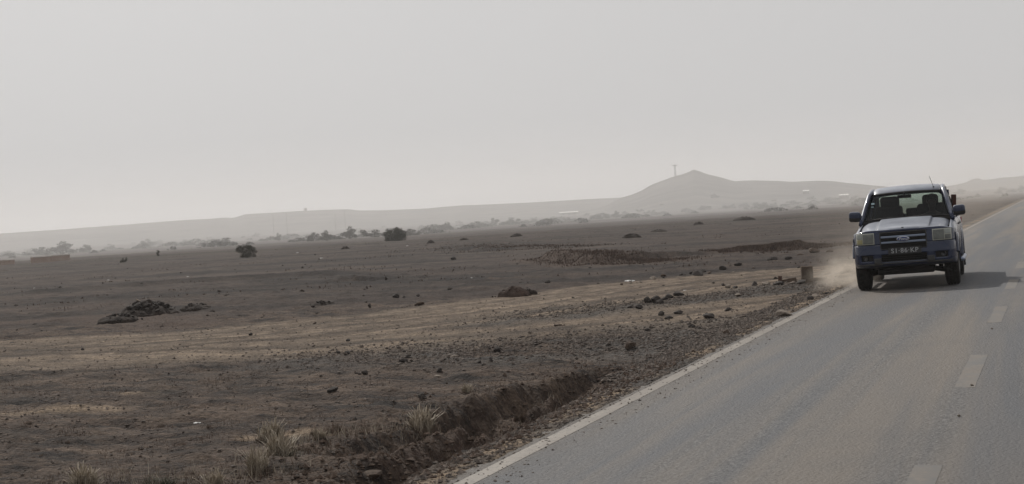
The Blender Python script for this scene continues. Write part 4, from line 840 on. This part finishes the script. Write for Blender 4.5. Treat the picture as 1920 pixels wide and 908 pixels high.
for s in (-1, 1):
    flank('fender', .36, 1.445, s, T)
    for nm, a, b_ in (('front_door', 1.452, 2.488), ('rear_door', 2.494, 3.345)):
        d = flank(nm, a, b_, s, T, nm == 'rear_door'); hb = boxo('handle', (s*.843, b_-.12, .985), (.03, .16, .028), M_GREYP, d, None, .01)
        boxo('side_moulding', (s*.838, (a+b_)/2, .70), (.016, (b_-a)*.92, .055), M_GREYP, d, None, .006)
    flank('bed_side', 3.39, 4.98, s, T)
    for w, nm in ((WY[0], 'front'), (WY[1], 'rear')):
        bm = bmesh.new(); rings = []
        for k in range(25):
            a = math.radians(4+(152 if nm == 'front' else 172)*k/24); ring = []
            for x, r in ((.78, .425), (.835, .428), (.862, .440), (.870, .462), (.858, .488), (.832, .504), (.80, .50)):
                ring.append(bm.verts.new((s*x, w+r*math.cos(a), WR+r*math.sin(a))))
            rings.append(ring)
        for A_, B_ in zip(rings[:-1], rings[1:]):
            for i in range(6): bm.faces.new((A_[i], A_[i+1], B_[i+1], B_[i]) if s < 0 else (A_[i], B_[i], B_[i+1], A_[i+1]))
        link('wheel_arch_flare', bm_mesh(bm, 'flare', True), M_PAINT, T)
        bm = bmesh.new(); pr = [(.60, .17), (.60, .24), (.615, .335), (.625, .360), (.645, .372), (.668, .375), (.670, .364), (.682, .364), (.684, .376), (.718, .377), (.720, .364), (.732, .364), (.734, .377), (.768, .376), (.770, .364), (.782, .364), (.784, .375), (.808, .372), (.828, .358), (.838, .335), (.845, .27), (.84, .225), (.82, .215)]
        N_ = 90; rg = lathe(bm, [(s*a_, b_) for a_, b_ in pr], N_, 'x')
        for ri, (a_, b_) in enumerate(pr):
            if b_ > .37:
                for k in range(N_):
                    if (k+(ri//3)*2) % 5 == 0:
                        v = rg[ri][k]; q = math.hypot(v.co.y, v.co.z); v.co.y *= (q-.011)/q; v.co.z *= (q-.011)/q
        wh = empty('wheel', (0, w, WR)); wh.parent = T; link('tyre', bm_mesh(bm, 'tyre', False), M_RUB, wh)
        bm = bmesh.new(); lathe(bm, [(s*.74, .215), (s*.835, .22), (s*.838, .205), (s*.80, .19), (s*.79, .06), (s*.815, .05), (s*.82, .03)], 36, 'x')
        for k in range(6): box_bm(bm, (0, 0, 0), (.03, .045, .19)); 
        me = bm_mesh(bm, 'rim', False); link('rim', me, M_RIM, wh)
        bm = bmesh.new()
        for k in range(6):
            g = box_bm(bm, (s*.815, 0, .125), (.03, .05, .15)); bmesh.ops.rotate(bm, verts=g, cent=(0, 0, 0), matrix=Matrix.Rotation(k*math.pi/3, 3, 'X'))
        link('spokes', bm_mesh(bm, 'spokes'), M_RIM, wh)
    boxo('inner_arch', (s*.56, .85, .72), (.10, .95, .45), M_UNDER, T); boxo('inner_arch', (s*.56, 3.87, .72), (.10, .95, .40), M_UNDER, T)
    tube('side_step', [(s*.84, 1.42, .40), (s*.885, 1.52, .385), (s*.885, 3.2, .385), (s*.84, 3.3, .40)], .036, M_CHR, T)
    boxo('mud_flap', (s*.74, 4.34, .33), (.26, .012, .34), M_RUB, T)
    boxo('mud_flap', (s*.74, 1.31, .35), (.24, .012, .26), M_RUB, T)
# cab: rails, roof, panes
def xs_side(z): return .760-.265*(z-1.10)
RAIL = [(.775, 1.44, 1.09), (.757, 1.56, 1.17), (.702, 1.80, 1.37), (.640, 2.06, 1.575), (.612, 2.22, 1.628), (.606, 2.6, 1.660), (.608, 2.95, 1.652), (.618, 3.18, 1.61), (.660, 3.32, 1.45), (.735, 3.40, 1.12)]
for s in (-1, 1):
    tube('roof_rail', [(s*a, b_, c) for a, b_, c in RAIL], .036, M_PAINT, T, .045, 10)
    tube('pillar_glint_strip', [(s*(a+.030), b_-.012, c) for a, b_, c in RAIL[1:4]], .011, M_TRIM_GLINT, T, .009, 6)  # added pale strips that stand for the sky glint along the pillars
    tube('door_pillar', [(s*xs_side(1.1), 2.49, 1.09), (s*xs_side(1.4), 2.495, 1.4), (s*xs_side(1.67)*1.0, 2.50, 1.66)], .034, M_BLACK, T)
    for nm, pg in (('front_window', [(1.70, 1.115), (2.45, 1.115), (2.455, 1.640), (2.24, 1.615), (2.10, 1.565)]), ('rear_window', [(2.535, 1.115), (3.34, 1.115), (3.22, 1.50), (3.10, 1.605), (2.535, 1.645)])):
        bm = bmesh.new(); vs = [bm.verts.new((s*(xs_side(z)+.008), y, z)) for y, z in pg]; bm.faces.new(vs); w_ = link(nm, bm_mesh(bm, nm), M_SG, T)
        lp = [(s*(xs_side(z)+.016), y, z) for y, z in pg]; tube('window_trim', lp+[lp[0]], .011, M_TRIM_GLINT, w_, None, 6)
ysR = [2.03, 2.06, 2.10, 2.16, 2.25, 2.4, 2.6, 2.8, 3.0, 3.15, 3.25, 3.32, 3.36]; zR = [1.598, 1.622, 1.645, 1.668, 1.695, 1.716, 1.728, 1.730, 1.722, 1.705, 1.68, 1.64, 1.58]
xR = [0, .12, .24, .36, .46, .53, .58, .61, .635]; xR = [-v for v in xR[:0:-1]]+xR; V = []
for y, z in zip(ysR, zR):
    for x in xR: V.append((x, y + (.10*(x/.62)**2 if y < 2.3 else 0)*(2.4-y)/.37, z - .030*(x/.6)**2 - .075*max(0, (abs(x)-.50)/.135)**2.2))
roof = link('roof', mesh_np('roof', V, grid_faces(len(ysR), len(xR))), M_PAINT, T); md = roof.modifiers.new('s', 'SOLIDIFY'); md.thickness = .02; md.offset = -1; bake(roof)
V = []; nxw = 15
for i in range(9):
    t = i/8
    for j in range(nxw):
        u = -1+2*j/(nxw-1); x = u*(.735*(1-t)+.612*t); V.append((x, 1.475+.575*t+.095*u*u, 1.170+.430*t-.022*u*u*t - .02*u*u*(1-t)))
link('windscreen', mesh_np('windscreen', V, grid_faces(9, nxw)), M_WS, T)
bm = bmesh.new(); limb_bm(bm, [V[j] for j in range(nxw)], .014, .014, 6); limb_bm(bm, [V[i*nxw] for i in range(9)], .020, .016, 6); limb_bm(bm, [V[i*nxw+nxw-1] for i in range(9)], .020, .016, 6); limb_bm(bm, [V[8*nxw+j] for j in range(nxw)], .022, .022, 6)
link('windscreen_seal', bm_mesh(bm, 'seal', True), M_BLACK, T)
boxo('cowl', (0, 1.50, 1.115), (1.44, .16, .05), M_BLACK, T)
for x0 in (-.55, .05): tube('wiper', [(x0, 1.455, 1.165), (x0+.28, 1.465, 1.188), (x0+.55, 1.475, 1.182)], .008, M_BLACK, T, .005, 6)
for s, c in ((-1, (-.875, 1.60, 1.235)), (1, (.885, 1.60, 1.225))):
    mi = boxo('mirror', c, (.205, .13, .172), M_BLACK if s > 0 else M_BLACK, T, (0, s*math.radians(-3), s*math.radians(6)), .045)
    boxo('mirror_cap', (0, -.006, .018), (.209, .124, .150), M_PAINT, mi, None, .05); boxo('mirror_glass', (0, .066, 0), (.16, .006, .13), M_CHR, mi, None, .002)
    boxo('mirror_arm', (s*-.105, .02, -.05), (.09, .06, .05), M_BLACK, mi, None, .012)
tube('aerial', [(.47, 2.14, 1.655), (.44, 2.10, 1.76), (.415, 2.06, 1.845)], .004, M_BLACK, T, .004, 6); boxo('aerial_base', (.47, 2.14, 1.655), (.03, .05, .02), M_BLACK, T, None, .006)
# rear of the cab and the load bed
for c, sz in (((0, 3.385, 1.13), (1.48, .03, .16)), ((0, 3.37, 1.625), (1.22, .03, .13)), ((-.625, 3.38, 1.38), (.13, .03, .42)), ((.625, 3.38, 1.38), (.13, .03, .42))): boxo('cab_back_panel', c, sz, M_PAINT, T)
bm = bmesh.new(); vs = [bm.verts.new(p) for p in ((-.56, 3.382, 1.2), (.56, 3.382, 1.2), (.56, 3.378, 1.57), (-.56, 3.378, 1.57))]; bm.faces.new(vs); link('back_window', bm_mesh(bm, 'back_window'), glass('back_glass', (.80, .86, .80), .10, (.55, .6, .55)), T)
boxo('bed_floor', (0, 4.19, .72), (1.5, 1.58, .04), M_PAINT, T); boxo('bed_front', (0, 3.42, .92), (1.56, .04, .38), M_PAINT, T); boxo('tailgate', (0, 4.99, .86), (1.56, .05, .48), M_PAINT, T); boxo('rear_bumper', (0, 5.08, .52), (1.6, .14, .16), M_GREYP, T, None, .03)
for s in (-1, 1): boxo('bed_rail', (s*.755, 4.19, 1.10), (.09, 1.6, .035), M_BLACK, T, None, .01); boxo('bed_inner', (s*.71, 4.19, .91), (.02, 1.58, .37), M_PAINT, T); boxo('tail_lamp', (s*.80, 5.00, .88), (.08, .05, .34), mat('red_lens', (.35, .02, .02), .3), T)
# underbody
ub = boxo('chassis', (0, 2.6, .50), (1.22, 4.6, .10), M_UNDER, T); boxo('bulkhead', (0, 1.46, .84), (1.5, .03, .56), M_UNDER, T); boxo('radiator', (0, .22, .74), (1.3, .05, .44), M_UNDER, T)
for s in (-1, 1): boxo('chassis_rail', (s*.42, 2.6, .42), (.09, 4.7, .13), M_UNDER, T); tube('lower_arm', [(s*.25, .85, .33), (s*.62, .85, .26)], .045, M_UNDER, T); tube('strut', [(s*.55, .85, .27), (s*.52, .88, .75)], .04, M_UNDER, T); boxo('arm_plate', (s*.43, .80, .30), (.36, .30, .05), M_UNDER, T, (0, s*.12, 0), .01)
boxo('skid_plate', (0, .42, .335), (.92, .42, .10), M_UNDER, T, (math.radians(10), 0, 0), .03); boxo('crossmember', (0, .95, .30), (.62, .25, .10), M_UNDER, T, None, .03)
tube('rear_axle', [(-.62, 3.87, .37), (.62, 3.87, .37)], .05, M_UNDER, T); bm = bmesh.new(); bmesh.ops.create_uvsphere(bm, u_segments=14, v_segments=10, radius=.15); link('differential', bm_mesh(bm, 'diff', True), M_UNDER, T, (-.05, 3.85, .36)); tube('exhaust', [(.30, 1.6, .36), (.32, 3.2, .34), (.42, 4.8, .42)], .04, M_UNDER, T)
boxo('gearbox', (0, 1.8, .36), (.34, 1.0, .22), M_UNDER, T, None, .05)
# cabin
boxo('dashboard', (0, 1.78, 1.00), (1.38, .42, .22), M_INT, T, (math.radians(-4), 0, 0), .05); boxo('cabin_floor', (0, 2.5, .56), (1.45, 1.9, .04), M_INT, T)
for s in (-1, 1): boxo('door_lining', (s*.77, 2.4, .86), (.02, 1.85, .5), M_INT, T)
boxo('dash_paper', (-.06, 1.66, 1.125), (.22, .16, .006), mat('pale_paper', (.30, .38, .42), .6), T, (math.radians(10), 0, 0)); boxo('windscreen_sticker', (-.575, 1.895, 1.440), (.055, .004, .04), mat('sticker_blue', (.30, .42, .46), .5), T, (math.radians(-51), 0, 0))
boxo('windscreen_sticker', (-.582, 1.845, 1.385), (.045, .004, .025), mat('sticker_grey', (.22, .30, .32), .5), T, (math.radians(-51), 0, 0))
boxo('interior_mirror', (-.03, 1.93, 1.53), (.24, .03, .058), M_INT, T, None, .012); tube('mirror_stalk', [(-.03, 1.95, 1.55), (-.03, 1.98, 1.60)], .012, M_INT, T)
for s, x0 in ((-1, -.36), (1, .37)):
    st = empty('seat', (x0, 2.45, .60)); st.parent = T
    boxo('cushion', (0, .05, .16), (.50, .52, .16), M_SEAT, st, None, .05); boxo('backrest', (0, .33, .47), (.48, .14, .62), M_SEAT, st, (math.radians(-12), 0, 0), .06); boxo('headrest', (.02 if s < 0 else 0, .37, .845 if s < 0 else .83), (.34 if s < 0 else .28, .12, .20), M_SEAT, st, (math.radians(-8), 0, math.radians(-3)), .055)
be = empty('rear_bench', (0, 3.05, .60)); be.parent = T; boxo('cushion', (0, -.05, .14), (1.3, .45, .16), M_SEAT, be, None, .05); boxo('backrest', (.28, .20, .40), (.74, .12, .62), M_SEAT, be, (math.radians(-5), 0, 0), .04); boxo('backrest', (-.36, .20, .37), (.50, .12, .52), M_SEAT, be, (math.radians(-5), 0, 0), .04)
bm = bmesh.new(); R1, R2 = .185, .016
for i in range(28):
    for j in range(8): a, b_ = i*2*math.pi/28, j*2*math.pi/8; bm.verts.new(((R1+R2*math.cos(b_))*math.cos(a), R2*math.sin(b_), (R1+R2*math.cos(b_))*math.sin(a)))
bm.verts.ensure_lookup_table()
for i in range(28):
    for j in range(8): bm.faces.new([bm.verts[k] for k in (i*8+j, ((i+1) % 28)*8+j, ((i+1) % 28)*8+(j+1) % 8, i*8+(j+1) % 8)])
box_bm(bm, (0, 0, 0), (.34, .02, .03)); box_bm(bm, (0, 0, -.08), (.03, .02, .17)); box_bm(bm, (0, 0, 0), (.11, .04, .09), None, .02)
SWC = Vector((.37, 2.14, 1.03)); link('steering_wheel', bm_mesh(bm, 'steering_wheel', True), M_INT, T, SWC, (math.radians(-24), 0, 0))
# driver: one skinned body
def skinned(name, nodes, edges, mats, parent):
    me = bpy.data.meshes.new(name); me.from_pydata([n[:3] for n in nodes], edges, []); o = bpy.data.objects.new(name, me); COL.objects.link(o); o.parent = parent
    md = o.modifiers.new('skin', 'SKIN'); md.use_smooth_shade = True
    for k, n in enumerate(nodes): v = me.skin_vertices[0].data[k]; v.radius = (n[3], n[4] if len(n) > 4 else n[3]); v.use_root = (k == 0)
    md = o.modifiers.new('sub', 'SUBSURF'); md.levels = md.render_levels = 2; bake(o)
    for m in mats: o.data.materials.append(m)
    return o
drv = empty('person', (-2.53+.37, 28.6+2.5, .575)); setp(drv, 'driver in dark clothing sitting behind the steering wheel of the pickup truck', 'person')
nd = [(0, .06, .14, .15, .13), (0, .10, .36, .155, .11), (0, .11, .52, .17, .11), (0, .08, .64, .06), (0, .05, .70, .055), (0, .03, .79, .085, .10), (0, .025, .87, .08, .09)]; ed = [(0, 1), (1, 2), (2, 3), (3, 4), (4, 5), (5, 6)]
for s in (-1, 1):
    i = len(nd); nd += [(s*.19, .10, .55, .065), (s*.26, -.06, .37, .045), (s*.19, -.29, .49, .032), (s*.175, -.335, .51, .036, .02)]; ed += [(2, i), (i, i+1), (i+1, i+2), (i+2, i+3)]
    for k, (dx, L_) in enumerate(((-.026, .034), (-.009, .040), (.009, .038), (.025, .030))):
        j = len(nd); nd += [(s*.175+dx, -.375, .53, .0095), (s*.175+dx, -.375-L_*.6, .515, .0085), (s*.175+dx, -.375-L_*.4, .49, .008)]; ed += [(i+3, j), (j, j+1), (j+1, j+2)]
    j = len(nd); nd += [(s*.145, -.34, .535, .011), (s*.135, -.365, .55, .009)]; ed += [(i+3, j), (j, j+1)]
    i = len(nd); nd += [(s*.10, .0, .13, .095), (s*.15, -.42, .20, .065), (s*.13, -.62, -.03, .05), (s*.13, -.74, -.05, .04)]; ed += [(0, i), (i, i+1), (i+1, i+2), (i+2, i+3)]
M_SKIN = mat('brown_skin', (.055, .030, .020), .6); M_SHIRT = mat('dark_shirt', (.010, .012, .016), .9)
bdy = skinned('body', nd, ed, [M_SHIRT, M_SKIN], drv)
for p in bdy.data.polygons:
    c = p.center
    if c.z > .60 or c.y < -.22 and c.z > .42: p.material_index = 1
bm = bmesh.new()                                       # face: brow, nose, lips, chin, ears, eyes
for c, s_ in (((0, -.065, .815), (.013, .022, .024)), ((0, -.050, .785), (.028, .014, .008)), ((0, -.045, .752), (.028, .02, .018)), ((-.086, .03, .82), (.010, .02, .032)), ((.086, .03, .82), (.010, .02, .032)), ((-.03, -.052, .84), (.016, .01, .009)), ((.03, -.052, .84), (.016, .01, .009)), ((0, -.040, .860), (.05, .012, .006))):
    g = bmesh.ops.create_uvsphere(bm, u_segments=10, v_segments=7, radius=1)['verts']
    for v in g: v.co = Vector((v.co.x*s_[0]+c[0], v.co.y*s_[1]+c[1], v.co.z*s_[2]+c[2]))
link('face', bm_mesh(bm, 'face', True), M_SKIN, drv)
bm = bmesh.new(); bmesh.ops.create_uvsphere(bm, u_segments=16, v_segments=10, radius=1)
bmesh.ops.delete(bm, geom=[v for v in bm.verts if v.co.y < -.25 and v.co.z < .45 or v.co.z < -.5], context='VERTS')
for v in bm.verts: v.co = Vector((v.co.x*.092, v.co.y*.098+.050, v.co.z*.085+.885))
link('hair', bm_mesh(bm, 'hair', True), M_SHIRT, drv)
# reddish board standing in the load bed
w0 = ray(1787, 382); tt = 31.9/w0[1]; bx, bz = w0[0]*tt, H+w0[2]*tt
o = boxo('board', (bx, 31.9, 1.20), (.07, .3, .60), noisy('dark_red_board', (.055, .022, .018), (.10, .045, .035), 5, .9, .2, .01, coord='obj'), None, (0, .06, .15), .01); setp(o, 'dark red board standing up in the load bed behind the cab of the pickup', 'board')
# dust thrown up by the wheels running on the dirt
def dust(name, c, r, dens, label_kind='stuff', seed=0, col=(.90, .82, .72)):
    m = bpy.data.materials.new('thrown_dust'); m.use_nodes = True; b = NB(m); t = b.t; n = t.nodes; n.clear()
    tc = n.new('ShaderNodeTexCoord').outputs['Object']; ln = n.new('ShaderNodeVectorMath'); ln.operation = 'LENGTH'; t.links.new(tc, ln.inputs[0])
    fal = b.math('POWER', b.math('MAXIMUM', b.math('SUBTRACT', 1.0, ln.outputs['Value']), 0.0), 1.5)
    mp = n.new('ShaderNodeMapping'); mp.inputs['Location'].default_value = (seed, seed, 0); t.links.new(tc, mp.inputs[0])
    nz = b.ramp(b.noise(mp.outputs[0], 2.6, 6, .65), (.38, 0), (.66, 1))
    pv = n.new('ShaderNodeVolumePrincipled'); pv.inputs['Color'].default_value = (*col, 1); pv.inputs['Anisotropy'].default_value = .3
    t.links.new(b.math('MULTIPLY', b.math('MULTIPLY', fal, nz), dens), pv.inputs['Density']); o_ = n.new('ShaderNodeOutputMaterial'); t.links.new(pv.outputs[0], o_.inputs['Volume'])
    bm = bmesh.new(); bmesh.ops.create_icosphere(bm, subdivisions=3, radius=1); o = link(name, bm_mesh(bm, name), m, None, c, None, r); return setp(o, kind=label_kind)
dust('wheel_dust', (-3.75, 31.2, .16), (.75, 2.9, .42), 1.3, seed=1)
dust('trailing_dust', (-4.1, 36.2, .25), (.9, 4.6, .55), .28, seed=11)
dust('trailing_dust', (-3.8, 44, .8), (3.0, 9.0, 1.5), .07, seed=4)
dust('trailing_dust', (-2.5, 75, 1.6), (5.0, 30.0, 2.6), .02, seed=7)
# ------------------------------------------------------------------ air
hz_m = bpy.data.materials.new('dusty_air'); hz_m.use_nodes = True; t = hz_m.node_tree; t.nodes.clear()
pv = t.nodes.new('ShaderNodeVolumePrincipled'); pv.inputs['Color'].default_value = (.965, .955, .952, 1); pv.inputs['Density'].default_value = .00036; pv.inputs['Anisotropy'].default_value = .32
mo = t.nodes.new('ShaderNodeOutputMaterial'); t.links.new(pv.outputs[0], mo.inputs['Volume'])
bm = bmesh.new(); box_bm(bm, (0, 0, 18), (4900, 4900, 52)); setp(link('haze', bm_mesh(bm, 'haze'), hz_m), kind='stuff')
# thicker dust lying low over the plain from a hundred metres outwards
bk = hz_m.copy(); bk.name = 'low_dust'; q = [n for n in bk.node_tree.nodes if n.type == 'PRINCIPLED_VOLUME'][0]; q.inputs['Density'].default_value = .0025
bm = bmesh.new(); box_bm(bm, (0, 270, 4.2), (1300, 220, 12.5)); setp(link('dust_bank', bm_mesh(bm, 'dust_bank'), bk, None, (0, 0, 0), (0, 0, -VA)), kind='stuff')
